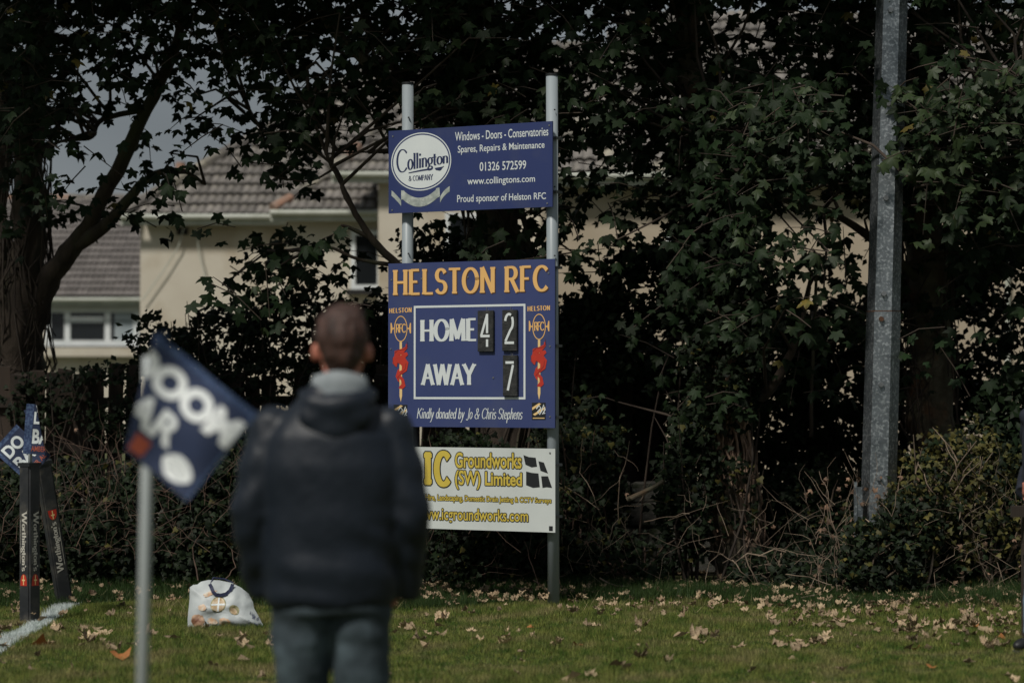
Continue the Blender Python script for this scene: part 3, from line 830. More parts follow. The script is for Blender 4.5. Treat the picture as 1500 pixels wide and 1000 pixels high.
def make_tree(root, cl, limbs, upper, m_main='leaf', light=None, nobj=290, yellow=.006, bias=(-.15, -.75, .65)):
    C_, S_ = [], []
    tw = MB()
    lp = [Vector(p) for l in limbs for p in l]
    for c, d in cl:
        n = 7 if d > 3 else 5
        dirv = Vector((random.gauss(0, 1), random.gauss(0, .6), random.gauss(-.1, .5))).normalized()
        ln = random.uniform(.25, .5)
        a = c - dirv * ln / 2; b = c + dirv * ln / 2
        mid = c + Vector((0, 0, random.uniform(.0, .05)))
        tw.tube([a, mid, b], [.006, .005, .003], n=4, caps=False)
        if random.random() < .22 and lp:
            q = min(random.sample(lp, min(len(lp), 14)), key=lambda p: (p - a).length)
            if .2 < (q - a).length < 1.6:
                m1 = q.lerp(a, .5) + Vector((random.uniform(-.1, .1), 0, random.uniform(0, .12)))
                tw.tube([q, m1, a], [.016, .011, .006], n=5, caps=False)
        for k in range(n):
            p = a.lerp(b, k / (n - 1)) + Vector((random.gauss(0, .075), random.gauss(0, .09), random.gauss(-.03, .07)))
            C_.append(p); S_.append(random.choice((.10, .125, .145, .165, .19)))
    C_ = np.array([tuple(c) for c in C_], 'f'); S_ = np.array(S_, 'f')
    n = len(C_)
    Fr = frames(n, bias, .38)
    order = np.argsort(C_[:, 1] - S_ * 2)
    vis = [i for i in order if abs(C_[i, 0]) < C_[i, 1] * .211 and C_[i, 2] < CAMZ + 570 / F * C_[i, 1]][:nobj]
    vs_ = set(vis)
    lm = {}
    for k, i in enumerate(vis):
        mk = m_main
        if light and light(C_[i]): mk = 'leaf_lit'  # front leaves take the copy with sunlight in its colour
        if random.random() < yellow * 2: mk = 'leaf_yellow'
        t = random.randrange(4)
        if (t, mk) not in lm:
            V, T = MAPLE[t]
            lm[(t, mk)] = tri_mesh('leaf', V, T, M[mk])
        o = bpy.data.objects.new('leaf', lm[(t, mk)])
        col.objects.link(o); o.parent = root
        Mt = Matrix(Fr[i].tolist()).to_4x4()
        o.matrix_local = Matrix.Translation(Vector(C_[i].tolist()) - root.location) @ Mt @ Matrix.Scale(float(S_[i]), 4)
    rest = np.array([i for i in range(n) if i not in vs_])
    if upper is not None:
        U = np.concatenate([np.clip(rng.normal(0, .5, (k, 3)), -1, 1) * np.array(rad) + np.array(c) for c, rad, k in upper])
        Cr = np.concatenate([C_[rest], U]); Fa = np.concatenate([Fr[rest], frames(len(U), (0, 0, 1), .5)])
        Sa = np.concatenate([S_[rest], rng.uniform(.2, .28, len(U))])
    else: Cr, Fa, Sa = C_[rest], Fr[rest], S_[rest]
    yl = rng.random(len(Cr)) < yellow
    for t in range(4):
        q = (np.arange(len(Cr)) % 4 == t) & ~yl
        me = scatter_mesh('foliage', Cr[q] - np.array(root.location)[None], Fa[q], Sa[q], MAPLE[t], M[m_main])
        tag(link(bpy.data.objects.new('foliage', me), root), kind='stuff')
    if yl.any():
        me = scatter_mesh('turning_foliage', Cr[yl] - np.array(root.location)[None], Fa[yl], Sa[yl] * .9, MAPLE[1], M['leaf_yellow'])
        tag(link(bpy.data.objects.new('turning_foliage', me), root), kind='stuff')
    tag(tw.build('twigs', M['twig'], root, local=False, smooth=True), kind='stuff')

def limb(root, pts, r, name='branch', m='bark', n=10):
    """pts: (px, py, Y) with radius list; resampled with a little wander"""
    W = [P(*p) if len(p) == 3 else Vector(p[:3]) for p in pts]
    out = []; rr = []
    k = 5
    for i in range(len(W) - 1):
        p0, p1, p2, p3 = W[max(i - 1, 0)], W[i], W[i + 1], W[min(i + 2, len(W) - 1)]
        for j in range(k):
            t = j / k
            q = .5 * ((2 * p1) + (p2 - p0) * t + (2 * p0 - 5 * p1 + 4 * p2 - p3) * t * t + (3 * p1 - p0 - 3 * p2 + p3) * t ** 3)
            rad = r[i] + (r[i + 1] - r[i]) * t
            out.append(q + Vector((random.gauss(0, .12), random.gauss(0, .12), 0)) * rad); rr.append(rad * random.uniform(.94, 1.07))
    out.append(W[-1]); rr.append(r[-1])
    mb = MB(); mb.tube(out, rr, n=n, jit=.06)
    mb.build(name, M[m], root, local=False, smooth=True)
    return [tuple(p) for p in out[::2]]

def vines(root, path, rad, n, m='vine', rr=(.006, .016), name='ivy_stem'):
    mb = MB()
    path = [Vector(p) for p in path]
    for _ in range(n):
        a = random.uniform(0, 2 * math.pi); tw = random.uniform(-2.5, 2.5)
        i0 = random.randrange(0, max(1, len(path) - 4)); i1 = min(len(path), i0 + random.randrange(3, 8))
        pts = []
        for i in range(i0, i1):
            t = i / len(path)
            r = rad[0] + (rad[1] - rad[0]) * t
            ang = a + tw * 1.6 * t + random.gauss(0, .42)
            pts.append(path[i] + Vector((math.cos(ang), math.sin(ang), random.gauss(0, .4))) * (r + random.uniform(.0, .035)))
        if len(pts) > 2:
            q = random.uniform(*rr); mb.tube(pts, q, n=5, caps=False)
    tag(mb.build(name, M[m], root, local=False, smooth=True), kind='stuff')

# left sycamore
tA = empty('sycamore_tree', P(30, 800, 21.6) * 1.0, 'dark sycamore with forked ivy covered trunk at the left edge', 'tree')
tA.location.z = 0
LAm = []
LAm.append(limb(tA, [(8, 815, 21.6), (14, 620, 21.6), (32, 480, 21.5), (42, 350, 21.5), (46, 180, 21.4), (60, 20, 21.3), (80, -200, 21.2)], [.31, .25, .19, .14, .125, .115, .09], 'trunk', n=14))
LAm.append(limb(tA, [(30, 510, 21.5), (68, 415, 21.4), (120, 345, 21.2), (160, 270, 21.0), (215, 160, 20.8), (260, 60, 20.6), (290, -80, 20.4)], [.15, .105, .075, .065, .055, .045, .03]))
LAm.append(limb(tA, [(100, 365, 21.3), (160, 325, 21.0), (215, 262, 20.7), (265, 250, 20.5), (300, 270, 20.4)], [.08, .055, .035, .02, .012]))
LAm.append(limb(tA, [(30, 520, 21.5), (8, 400, 21.6), (-8, 300, 21.6), (10, 180, 21.7), (0, 60, 21.7)], [.2, .13, .1, .09, .07]))
LAm.append(limb(tA, [(215, 160, 20.8), (150, 175, 20.6), (135, 200, 20.5), (112, 205, 20.4)], [.03, .022, .02, .01]))
LAm.append(limb(tA, [(300, -20, 20.4), (330, 80, 20.3), (365, 160, 20.2), (385, 190, 20.2)], [.03, .02, .014, .008]))
vines(tA, LAm[0][:12], (.3, .15), 80, m='twig', rr=(.004, .011))
UPA = [((-4.2, 19.8, 6.9), (2.8, 2.6, 1.6), 5200), ((-3.6, 17.8, 6.8), (2.6, 1.8, 1.2), 4200)]  # unseen crown above the view, forward clump added to shade the leaves below
make_tree(tA, clusters_for(-60, 340), LAm, UPA)
# centre sycamore behind the boards
tB = empty('sycamore_tree', (X(745, 19.9), 19.9, 0), 'sycamore behind the scoreboard with a long bare lichen covered limb', 'tree')
LB_ = []
LB_.append(limb(tB, [(745, 826, 19.9), (742, 600, 19.9), (738, 400, 19.9), (715, 250, 19.9), (690, 60, 19.9), (680, -200, 19.9)], [.26, .22, .2, .16, .12, .09], 'trunk', n=14))
LB_.append(limb(tB, [(715, 290, 19.9), (640, 190, 19.6), (585, 135, 19.5), (520, 75, 19.4), (478, 30, 19.4), (455, -40, 19.4)], [.1, .07, .055, .045, .035, .028], m='lichen_bark'))
LB_.append(limb(tB, [(700, 240, 19.9), (600, 130, 20.0), (560, 70, 20.0), (530, 10, 20.0), (515, -60, 20)], [.06, .045, .036, .03, .024], m='lichen_bark'))
LB_.append(limb(tB, [(725, 470, 19.9), (640, 440, 19.4), (590, 395, 19.2), (545, 350, 19.1), (508, 290, 19.0), (490, 245, 19.0), (440, 205, 19.0)], [.06, .042, .034, .028, .022, .014, .008]))
LB_.append(limb(tB, [(590, 388, 19.2), (560, 386, 19.2), (520, 378, 19.2), (480, 362, 19.2), (440, 372, 19.2), (400, 395, 19.2)], [.022, .018, .014, .012, .01, .006]))
LB_.append(limb(tB, [(545, 350, 19.1), (515, 335, 19.05), (500, 330, 19.0)], [.02, .016, .01]))
LB_.append(limb(tB, [(522, 315, 19.05), (500, 270, 19.0), (478, 225, 18.9), (455, 160, 18.9), (450, 100, 18.9)], [.02, .016, .013, .012, .012]))
LB_.append(limb(tB, [(490, 247, 19.0), (455, 265, 19.0), (420, 262, 19), (388, 255, 19)], [.01, .008, .006, .004]))
LB_.append(limb(tB, [(480, 225, 19.0), (530, 223, 19.1), (575, 225, 19.2)], [.008, .007, .005]))
LB_.append(limb(tB, [(618, -30, 19.7), (628, 40, 19.7), (640, 110, 19.8), (690, 200, 19.9)], [.02, .025, .03, .04]))
vines(tB, LB_[0][:14], (.27, .2), 70, m='bark', rr=(.005, .012))
UPB = [((-1.0, 19.6, 6.9), (2.6, 2.4, 1.6), 5200), ((-.6, 18.1, 6.6), (2.4, 1.3, 1.0), 3200)]  # out of view; the forward clump is massed to keep this crown in shade
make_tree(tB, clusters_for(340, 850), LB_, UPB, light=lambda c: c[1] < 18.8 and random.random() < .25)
# ivy trunk right of the boards
tC = empty('ivy_clad_tree', (X(1080, 19.3), 19.3, 0), 'tree right of the scoreboard whose leaning trunk is wrapped in brown ivy stems', 'tree')
LC = []
LC.append(limb(tC, [(1082, 838, 19.3), (1078, 760, 19.3), (1068, 640, 19.3), (1052, 520, 19.3), (1045, 400, 19.4), (1030, 250, 19.5), (1010, 80, 19.6), (1000, -200, 19.7)], [.23, .205, .18, .155, .13, .12, .1, .08], 'trunk', n=14, m='lichen_bark'))
LC.append(limb(tC, [(1070, 650, 19.3), (1100, 600, 19.2), (1135, 560, 19.1), (1165, 500, 19.1), (1185, 420, 19.2)], [.06, .05, .04, .03, .02]))
LC.append(limb(tC, [(1040, 310, 19.3), (1050, 250, 19.0), (1052, 215, 18.9), (1062, 185, 18.9)], [.02, .016, .014, .01]))
vines(tC, LC[0][:14], (.205, .14), 230, m='ivy_wood', rr=(.003, .012))
UPC = [((2.2, 19.6, 6.9), (2.2, 2.4, 1.6), 4600), ((1.9, 18.0, 6.5), (1.8, 1.1, .9), 1900)]  # unseen top leaves, thickened towards the sun to shade the tree beneath
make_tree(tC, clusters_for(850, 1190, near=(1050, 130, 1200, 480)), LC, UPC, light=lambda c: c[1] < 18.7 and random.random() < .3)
# right sycamore
tD = empty('sycamore_tree', (X(1372, 20.3), 20.3, 0), 'sycamore behind the steel mast with a straight brown mossy trunk', 'tree')
LD = []
LD.append(limb(tD, [(1376, 824, 20.3), (1372, 700, 20.3), (1362, 560, 20.3), (1355, 430, 20.3), (1352, 250, 20.3), (1360, 60, 20.2), (1370, -200, 20.1)], [.24, .2, .18, .17, .15, .12, .1], 'trunk', n=14, m='lichen_bark'))
LD.append(limb(tD, [(1360, 330, 20.3), (1420, 220, 19.4), (1470, 160, 18.6), (1530, 130, 18.2)], [.07, .05, .035, .02]))
LD.append(limb(tD, [(1362, 420, 20.3), (1250, 330, 19.6), (1180, 300, 19.1), (1120, 290, 18.8)], [.05, .03, .02, .012]))
LD.append(limb(tD, [(1188, 640, 19.6), (1189, 560, 19.6), (1193, 480, 19.6), (1196, 400, 19.6)], [.018, .016, .014, .012]))
LD.append(limb(tD, [(1352, 250, 20.3), (1400, 280, 18.9), (1370, 270, 18.2), (1340, 275, 18.0)], [.04, .025, .015, .008]))
vines(tD, LD[0][:12], (.24, .18), 50, m='twig', rr=(.004, .01))
UPD = [((4.6, 20.0, 7.0), (2.0, 2.4, 1.6), 3000), ((5.2, 18.4, 6.4), (1.4, 1.2, .9), 700)]
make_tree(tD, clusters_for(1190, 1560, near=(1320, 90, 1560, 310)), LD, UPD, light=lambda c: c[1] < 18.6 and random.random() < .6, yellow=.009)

# beyond the right edge of the picture the tree belt goes on
tE = empty('sycamore_tree', (X(1700, 20.2), 20.2, 0), 'bushy sycamore beyond the right edge whose leaves reach into the picture at the far right', 'tree')
LE = [limb(tE, [(1700, 822, 20.2), (1705, 600, 20.2), (1695, 300, 20.2), (1700, -100, 20.2)], [.2, .17, .13, .09], 'trunk', n=12)]
cE = []
for _ in range(430):
    cE.append((P(random.gauss(1690, 75), random.uniform(-120, 560), random.uniform(18.6, 21.2)), 8))
make_tree(tE, cE, LE, [((6.0, 19.8, 6.6), (1.6, 2.0, 1.4), 1500)])
# ------------------------------------------------------------------ shrubs, ivy and undergrowth
def shrub(name, label, cat, blobs, n, tmpl, m, size, stem='twig', nst=14, bias=(-.1, -.7, .6), stems=None, spread=.5, m2=None, f2=.1):
    c0 = Vector(blobs[0][0])
    root = empty(name, (c0.x, c0.y, 0), label, cat)
    tot = sum(b[1][0] * b[1][2] for b in blobs)
    Cs = []
    for c, r in blobs:
        k = int(n * r[0] * r[2] / tot)
        v = rng.normal(0, 1, (k, 3)); v /= np.linalg.norm(v, axis=1)[:, None]
        rad = rng.uniform(.35, 1.0, (k, 1)) ** .5
        bump = 1 + .22 * np.sin(v[:, :1] * 5 + c[0] * 3) * np.sin(v[:, 2:] * 6 + c[1])
        q = v * rad * bump * np.array(r) + np.array(c)
        Cs.append(q[q[:, 2] > .01])
    Cs = np.concatenate(Cs); k = len(Cs)
    # pull leaves towards random tuft centres so that the mass breaks up
    tc_ = Cs[rng.integers(0, k, max(8, k // 14))]
    near = tc_[rng.integers(0, len(tc_), k)] + rng.normal(0, .05, (k, 3))
    pick = rng.random(k) < .6
    Cs[pick] = near[pick]
    Cs[:, 2] = np.maximum(Cs[:, 2], .02)
    Fr = frames(k, bias, spread, droop=.5)
    S = size * rng.uniform(.6, 1.35, k)
    loc = np.array(root.location)[None]
    sel = rng.random(k) < (f2 if m2 else 0)
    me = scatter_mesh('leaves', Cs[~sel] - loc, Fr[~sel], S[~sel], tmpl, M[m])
    tag(link(bpy.data.objects.new('leaves', me), root), kind='stuff')
    if m2:
        me = scatter_mesh('pale_leaves', Cs[sel] - loc, Fr[sel], S[sel], tmpl, M[m2])
        tag(link(bpy.data.objects.new('pale_leaves', me), root), kind='stuff')
    mb = MB()
    for _ in range(nst):
        c, r = random.choice(blobs)
        a = Vector((c[0] + random.uniform(-.5, .5) * r[0], c[1] + random.uniform(-.4, .4) * r[1], 0))
        b = Vector(c) + Vector((random.uniform(-1, 1) * r[0], random.uniform(-1, .6) * r[1], random.uniform(.0, 1) * r[2]))
        mid = a.lerp(b, .5) + Vector((random.uniform(-.15, .15), random.uniform(-.1, .05), random.uniform(0, .15)))
        mb.tube([a, a.lerp(mid, .5) + Vector((random.uniform(-.05, .05), 0, 0)), mid, mid.lerp(b, .6) + Vector((0, 0, .05)), b], [.012, .01, .008, .006, .003], n=5, caps=False)
    if mb.V: tag(mb.build('stems', M[stem], root, local=False, smooth=True), kind='stuff')
    return root

def B_(px, py, Y, rx, ry, rz):
    p = P(px, py, Y); return ((p.x, p.y, p.z), (rx, ry, rz))
shrub('ivy_mound', 'dark low ivy mound at the left edge behind the padded poles', 'shrub', [B_(-20, 775, 19.1, .6, .6, .53), B_(90, 768, 19.3, .6, .6, .54), B_(150, 800, 18.9, .5, .4, .35)], 7500, IVY, 'ivy', .06, nst=30, m2='bramble', f2=.03)
shrub('ivy_mound', 'dark ivy bank between the padded poles and the corner flag', 'shrub', [B_(230, 768, 19.2, .6, .6, .54), B_(340, 755, 19.0, .5, .6, .55), B_(280, 820, 18.7, .5, .3, .25)], 7000, IVY, 'ivy', .06, nst=34, m2='bramble', f2=.03)
shrub('ivy_mound', 'dark ivy bank behind the man in the navy jacket', 'shrub', [B_(430, 740, 19.2, .7, .6, .7), B_(530, 770, 19.0, .6, .5, .5)], 7500, IVY, 'ivy', .06, nst=24)
shrub('bramble_bush', 'leafy dark bramble bush below the yellow and white board', 'shrub', [B_(640, 800, 18.8, .5, .5, .42), B_(740, 800, 18.8, .5, .5, .42), B_(690, 740, 19.3, .7, .5, .6)], 8500, IVY, 'ivy', .055, nst=30, m2='bramble', f2=.06)
shrub('bramble_bush', 'thin undergrowth just right of the taller scoreboard post', 'shrub', [B_(850, 740, 19.2, .4, .5, .65), B_(900, 830, 18.9, .55, .4, .22), B_(830, 660, 19.6, .3, .4, .4)], 4200, IVY, 'ivy', .055, nst=34, m2='bramble', f2=.08, stem='vine')
shrub('ivy_bush', 'ivy bush hugging the left side of the brown ivy trunk', 'shrub', [B_(1005, 720, 19.0, .26, .35, .6), B_(1060, 540, 19.0, .32, .3, .4), B_(1015, 650, 19.1, .15, .25, .3)], 2600, IVY, 'ivy', .062, nst=14, m2='bramble', f2=.05)
shrub('ivy_bush', 'scattered ivy leaves clinging to the front of the brown ivy trunk', 'shrub', [B_(1060, 660, 19.05, .2, .12, .35), B_(1085, 730, 19.0, .18, .1, .3), B_(1060, 600, 19.0, .25, .15, .3)], 300, IVY, 'ivy', .06, nst=3, m2='bramble', f2=.15)
shrub('ivy_bush', 'hanging small leaved ivy high on the leaning trunk', 'shrub', [B_(1045, 330, 19.3, .38, .35, .8), B_(1060, 450, 19.2, .46, .35, .5), B_(950, 430, 19.7, .5, .3, .4), B_(870, 500, 19.9, .4, .3, .45)], 8500, OVAL, 'ivy', .075, nst=6)
shrub('ivy_mound', 'low leaf littered ivy right of the brown ivy trunk', 'shrub', [B_(1170, 845, 18.8, .55, .4, .2), B_(1200, 780, 19.6, .5, .5, .6)], 4200, IVY, 'ivy', .055, nst=20, stem='dead')
shrub('bramble_bush', 'yellow green bramble bush right of the steel mast', 'shrub', [B_(1370, 730, 18.4, .42, .45, .5), B_(1450, 740, 18.4, .4, .45, .5), B_(1420, 685, 18.5, .4, .4, .32)], 3900, IVY, 'bramble', .05, nst=44, stem='dead', m2='ivy', f2=.45)
shrub('bramble_bush', 'dark bramble thicket at the foot of the steel mast', 'shrub', [B_(1330, 830, 18.5, .6, .4, .32), B_(1450, 830, 18.6, .5, .4, .36), B_(1240, 780, 19.2, .4, .4, .5), B_(1290, 825, 17.95, .34, .15, .36), B_(1330, 770, 18.1, .3, .2, .3)], 8600, IVY, 'ivy', .055, nst=30, stem='dead', m2='bramble', f2=.1)
shrub('round_leaved_shrub', 'dull green round leaved shrub at the right edge', 'shrub', [B_(1490, 620, 18.7, .3, .3, .42), B_(1520, 700, 18.6, .35, .3, .5)], 1500, OVAL, 'leaf', .085, nst=8)
shrub('ivy_mound', 'dark leafy mound running out of the picture behind the wooden rail', 'shrub', [B_(1600, 770, 18.9, .7, .5, .7), B_(1740, 780, 18.9, .7, .5, .7), B_(1560, 830, 18.7, .5, .4, .35)], 7000, IVY, 'ivy', .06, nst=16, m2='bramble', f2=.1)
shrub('privet_bush', 'small leaved bush silhouetted against the cream wall above the fence', 'shrub', [B_(240, 515, 20.9, .32, .3, .28), B_(330, 500, 20.9, .42, .3, .36), B_(430, 490, 20.9, .5, .3, .38), B_(520, 500, 20.9, .45, .3, .34), B_(560, 480, 20.9, .2, .3, .3)], 4300, OVAL, 'ivy', .07, nst=70)
shrub('privet_bush', 'small leaved dark bush showing between the two upper boards', 'shrub', [B_(640, 365, 20.2, .36, .3, .17), B_(730, 370, 20.3, .3, .3, .2)], 1300, OVAL, 'ivy', .06, nst=8)
shrub('holly_shrub', 'black green shrub standing far back between scoreboard and leaning trunk', 'shrub', [B_(880, 560, 20.9, .6, .4, .7), B_(960, 620, 20.8, .5, .4, .8)], 5200, OVAL, 'ivy', .08, nst=12)
shrub('holly_shrub', 'black green shrub far back between leaning trunk and steel mast', 'shrub', [B_(1130, 600, 20.9, .6, .4, 1.0), B_(1230, 590, 20.9, .5, .4, 1.0)], 7000, OVAL, 'ivy', .08, nst=14)
shrub('holly_shrub', 'black green shrub far back behind the mossy trunk at right', 'shrub', [B_(1330, 560, 21.3, .5, .4, 1.2), B_(1450, 540, 21.3, .8, .4, 1.2)], 7500, OVAL, 'ivy', .08, nst=12)
shrub('hedge_ivy', 'ivy trailing over the top of the dark board fence', 'shrub', [B_(160, 548, 20.4, .5, .1, .07), B_(60, 590, 20.35, .4, .1, .2), B_(180, 620, 20.35, .35, .1, .22), B_(400, 560, 20.4, .7, .12, .2), B_(520, 600, 20.4, .5, .12, .3), B_(250, 600, 20.4, .35, .1, .14)], 2600, IVY, 'ivy', .055, nst=26)
# ------------------------------------------------------------------ scoreboard
TH = R(29)
E_ = Vector((math.cos(TH), -math.sin(TH), 0)); N_ = Vector((-math.sin(TH), -math.cos(TH), 0))
q0 = ray(812, 570); q0 = q0 * (17.03 / q0.y)
def W(px, py):
    r = ray(px, py); p = r * (q0.dot(N_) / r.dot(N_))
    return (p.dot(E_) - q0.dot(E_), p.z + CAMZ)
O_ = Vector((q0.x, q0.y, 0))
sb = empty('scoreboard', O_, 'rugby scoreboard of three boards bolted to two grey steel posts', 'scoreboard')
sb.rotation_euler = (0, 0, -TH)
# local axes of the scoreboard: +x along the boards, +y away from the camera, z up
def fm(x, y, d): return (x, -d, y)
def post(px, ytop, ybot):
    s, _ = W(px, 570)
    s1, z1 = W(px + (0 if px < 700 else 0), ytop)
    return s, z1
for px, yt, sx in ((596.5, 121, 0), (811, 108, 1)):
    s, zt = W(px, yt)
    pr = .042
    off = pr + .045
    s_loc = s - off * math.tan(TH) * 1.0      # posts stand behind the boards: keep them where they are seen
    lean = -.012 if sx else 0
    mb = MB(); mb.tube([(s_loc, off, -.05), (s_loc + lean * .5, off, 1.8), (s_loc + lean, off, zt)], pr, n=20)
    po = mb.build('post', M['postpaint'], sb, smooth=True)
    mb = MB(); mb.tube([(s_loc + lean, off, zt - .004), (s_loc + lean, off, zt + .012)], pr * 1.06, n=20)
    mb.build('cap', M['black'], po)
    mb = MB()
    for k in range(5):
        zz = zt - .25 - k * .62 * random.uniform(.8, 1.1)
        mb.tube([(s_loc + .03, off - .034, zz), (s_loc + .033, off - .046, zz)], .006, n=6)
    mb.build('screw', M['black'], po)
def board(label, xa, xb, z0, z1, m, bolts):
    mb = MB(); t = .012
    V = [(xa, -t, z0), (xb, -t, z0), (xb, -t, z1), (xa, -t, z1), (xa, 0, z0), (xb, 0, z0), (xb, 0, z1), (xa, 0, z1)]
    mb.add(V, [(0, 1, 2, 3)], 0); mb.add(V, [(5, 4, 7, 6), (1, 5, 6, 2), (4, 0, 3, 7), (3, 2, 6, 7), (4, 5, 1, 0)], 1)
    b = mb.build('board', [M[m], M['boardedge'] if m != 'whiteb' else M['grey']], sb); b['label'] = label
    for bx, bz in bolts:
        x, z = W(bx, bz)
        mb = MB(); mb.tube([(x, -.012, z), (x, -.0165, z)], .0065, n=8); mb.build('bolt', M['steel'], b)
    return b
T0 = .0135      # print stands just proud of the board face
def prt(b, name, polys, m, lift=0.0):
    return place_flat(b, name, polys, fm, M[m], T0 + lift)
def WB(x0, x1, y0, y1):
    """pixel box (left, right, bottom, top) to board coordinates"""
    a = W(x0, y0); c = W(x1, y1); d = W(x0, y1); e = W(x1, y0)
    return (a[0] + d[0]) / 2, (c[0] + e[0]) / 2, (a[1] + e[1]) / 2, (c[1] + d[1]) / 2
def sheared(polys, x0, x1, yb0, yb1, yt0, yt1):
    """fit polys to a box whose corners are pixel positions (baseline and top at left and right end)"""
    A, B, C, D_ = W(x0, yb0), W(x1, yb1), W(x0, yt0), W(x1, yt1)
    a, b, c, d = bbox(polys)
    out = []
    for V, Fc in polys:
        q = []
        for x, y in V:
            u = (x - a) / (b - a); v = (y - c) / (d - c)
            lo = (A[0] + (B[0] - A[0]) * u, A[1] + (B[1] - A[1]) * u); hi = (C[0] + (D_[0] - C[0]) * u, C[1] + (D_[1] - C[1]) * u)
            q.append((lo[0] + (hi[0] - lo[0]) * v, lo[1] + (hi[1] - lo[1]) * v))
        out.append((q, Fc))
    return out

# --- top board
x0, x1 = W(570.5, 250)[0], W(810.5, 240)[0]
z0, z1 = (W(570.5, 312.5)[1] + W(811, 303.5)[1]) / 2, (W(571.5, 193)[1] + W(811, 177)[1]) / 2
b1 = board('dark blue sponsor board with a white oval badge, topmost of the three', x0, x1, z0, z1, 'blue2', [(576, 308), (803, 298), (577, 200), (806, 184)])
ctr = W(618, 237); rx = (W(662, 237)[0] - W(574, 237)[0]) / 2; rz = (W(618, 194)[1] - W(618, 279)[1]) / 2
prt(b1, 'oval_rim', ring(*ctr, rx, rz, .008, 56), 'white')
prt(b1, 'oval', disc(*ctr, rx - .018, rz - .018, 56), 'white')
nm = pen('Collington', thick=.17, thin=.05, shear=.0, first=1.35, track=-.02)
pl = sheared(nm, 582, 658, 261, 244, 219, 218)
prt(b1, 'lettering', pl, 'navyp', .001)
def wp(*pts): return [W(*p) for p in pts]
sw = [([*wp((600, 253), (620, 248.5), (634, 246.5), (634, 249), (620, 251), (600, 254.5))], [(0, 1, 2, 3, 4, 5)]),
      ([*wp((638, 246.5), (652, 244), (651, 243.2), (648, 249), (646, 250.5), (640, 249.5))], [(0, 1, 2, 3, 4, 5)])]
prt(b1, 'swoosh', sw, 'navyp', .001)
prt(b1, 'lettering', sheared(pen('& COMPANY', thick=.2, thin=.08, track=.02), 600, 636, 266, 264, 258, 255), 'navyp', .001)
# ribbon scroll under the oval
def band(c0, c1, c2, w0, w1, n=14):
    top = []; bot = []
    for i in range(n + 1):
        t = i / n
        x = (1 - t) ** 2 * c0[0] + 2 * t * (1 - t) * c1[0] + t * t * c2[0]
        y = (1 - t) ** 2 * c0[1] + 2 * t * (1 - t) * c1[1] + t * t * c2[1]
        w = w0 + (w1 - w0) * math.sin(math.pi * t)
        top.append(W(x, y)); bot.append(W(x, y + w))
    V = top + bot
    return (V, [(i, i + 1, n + 2 + i, n + 1 + i) for i in range(n)])
rib = [band((592, 279), (617, 303), (643, 275), 14, 13), band((575, 279), (583, 286), (589, 294), 8, 8, 5), band((646, 289), (651, 278), (660, 273), 8, 8, 5)]
rib += [(wp((589, 279), (594, 280), (593, 292), (589, 293)), [(0, 1, 2, 3)]), (wp((640, 276), (645, 275), (646, 288), (642, 290)), [(0, 1, 2, 3)])]
prt(b1, 'ribbon_scroll', rib, 'silver')
prt(b1, 'lettering', sheared(font_polys('CELEBRATING 30 YEARS'), 600, 636, 297, 295, 292, 290) + sheared(font_polys('1984 - 2014'), 609, 627, 303, 302, 299, 298), 'grey', .001)
for body, a, b, yb0, yb1, yt0, yt1 in (
        ('Windows - Doors - Conservatories', 668, 804.5, 207, 199, 194, 186),
        ('Spares, Repairs & Maintenance', 672, 799, 227.5, 220, 214, 207),
        ('01326 572599', 704, 772, 251, 248, 238, 235),
        ('www.collingtons.com', 686, 785, 274, 269.5, 260.5, 257),
        ('Proud sponsor of Helston RFC', 671, 801, 300, 295, 286, 282)):
    prt(b1, 'lettering', sheared(font_polys(body, bold=.008), a, b, yb0, yb1, yt0, yt1), 'white')

# --- score board
x0, x1 = W(570, 500)[0], W(814, 500)[0]
z0, z1 = (W(570, 624)[1] + W(816, 627)[1]) / 2, (W(570, 386)[1] + W(812, 379.5)[1]) / 2
b2 = board('royal blue score board with gold club name and white frame, middle of the three', x0, x1, z0, z1, 'blue',
           [(575, 410), (619, 408), (687, 406), (805, 400), (574, 511), (807, 507), (573, 600), (807, 610), (724, 553)])
ttl = pen('HELSTON RFC', thick=.205, thin=.095, track=.06, serif_t=.075)
prt(b2, 'lettering_shadow', [([(x + .006, y - .007) for x, y in V], Fc) for V, Fc in sheared(ttl, 577, 804.5, 434, 428, 394, 387)], 'brownp')
prt(b2, 'lettering', sheared(ttl, 577, 804.5, 434, 428, 394, 387), 'gold', .0012)
def frame(px0, py0, px1, py1, w):
    a, b, c, d = WB(px0, px1, py1, py0)
    V = [(a, c), (b, c), (b, d), (a, d), (a + w, c + w), (b - w, c + w), (b - w, d - w), (a + w, d - w)]
    return [(V, [(0, 1, 5, 4), (1, 2, 6, 5), (2, 3, 7, 6), (3, 0, 4, 7)])]
prt(b2, 'white_frame', frame(607.5, 446.5, 771, 584.5, .0155), 'white')
prt(b2, 'lettering', sheared(pen('HOME', thick=.24, thin=.1, track=.03, serif_t=.08), 617, 699, 500.5, 499.5, 467.5, 465), 'white', .001)
prt(b2, 'lettering', sheared(pen('AWAY', thick=.24, thin=.1, track=-.02, serif_t=.08), 618, 699, 564.5, 564.5, 532, 531.5), 'white', .001)
prt(b2, 'script_lettering', sheared(pen('Kindly donated by Jo & Chris Stephens', thick=.11, thin=.05, serif=False, shear=.22, track=-.01, k=.9), 612, 767, 618, 620, 597, 597), 'white')
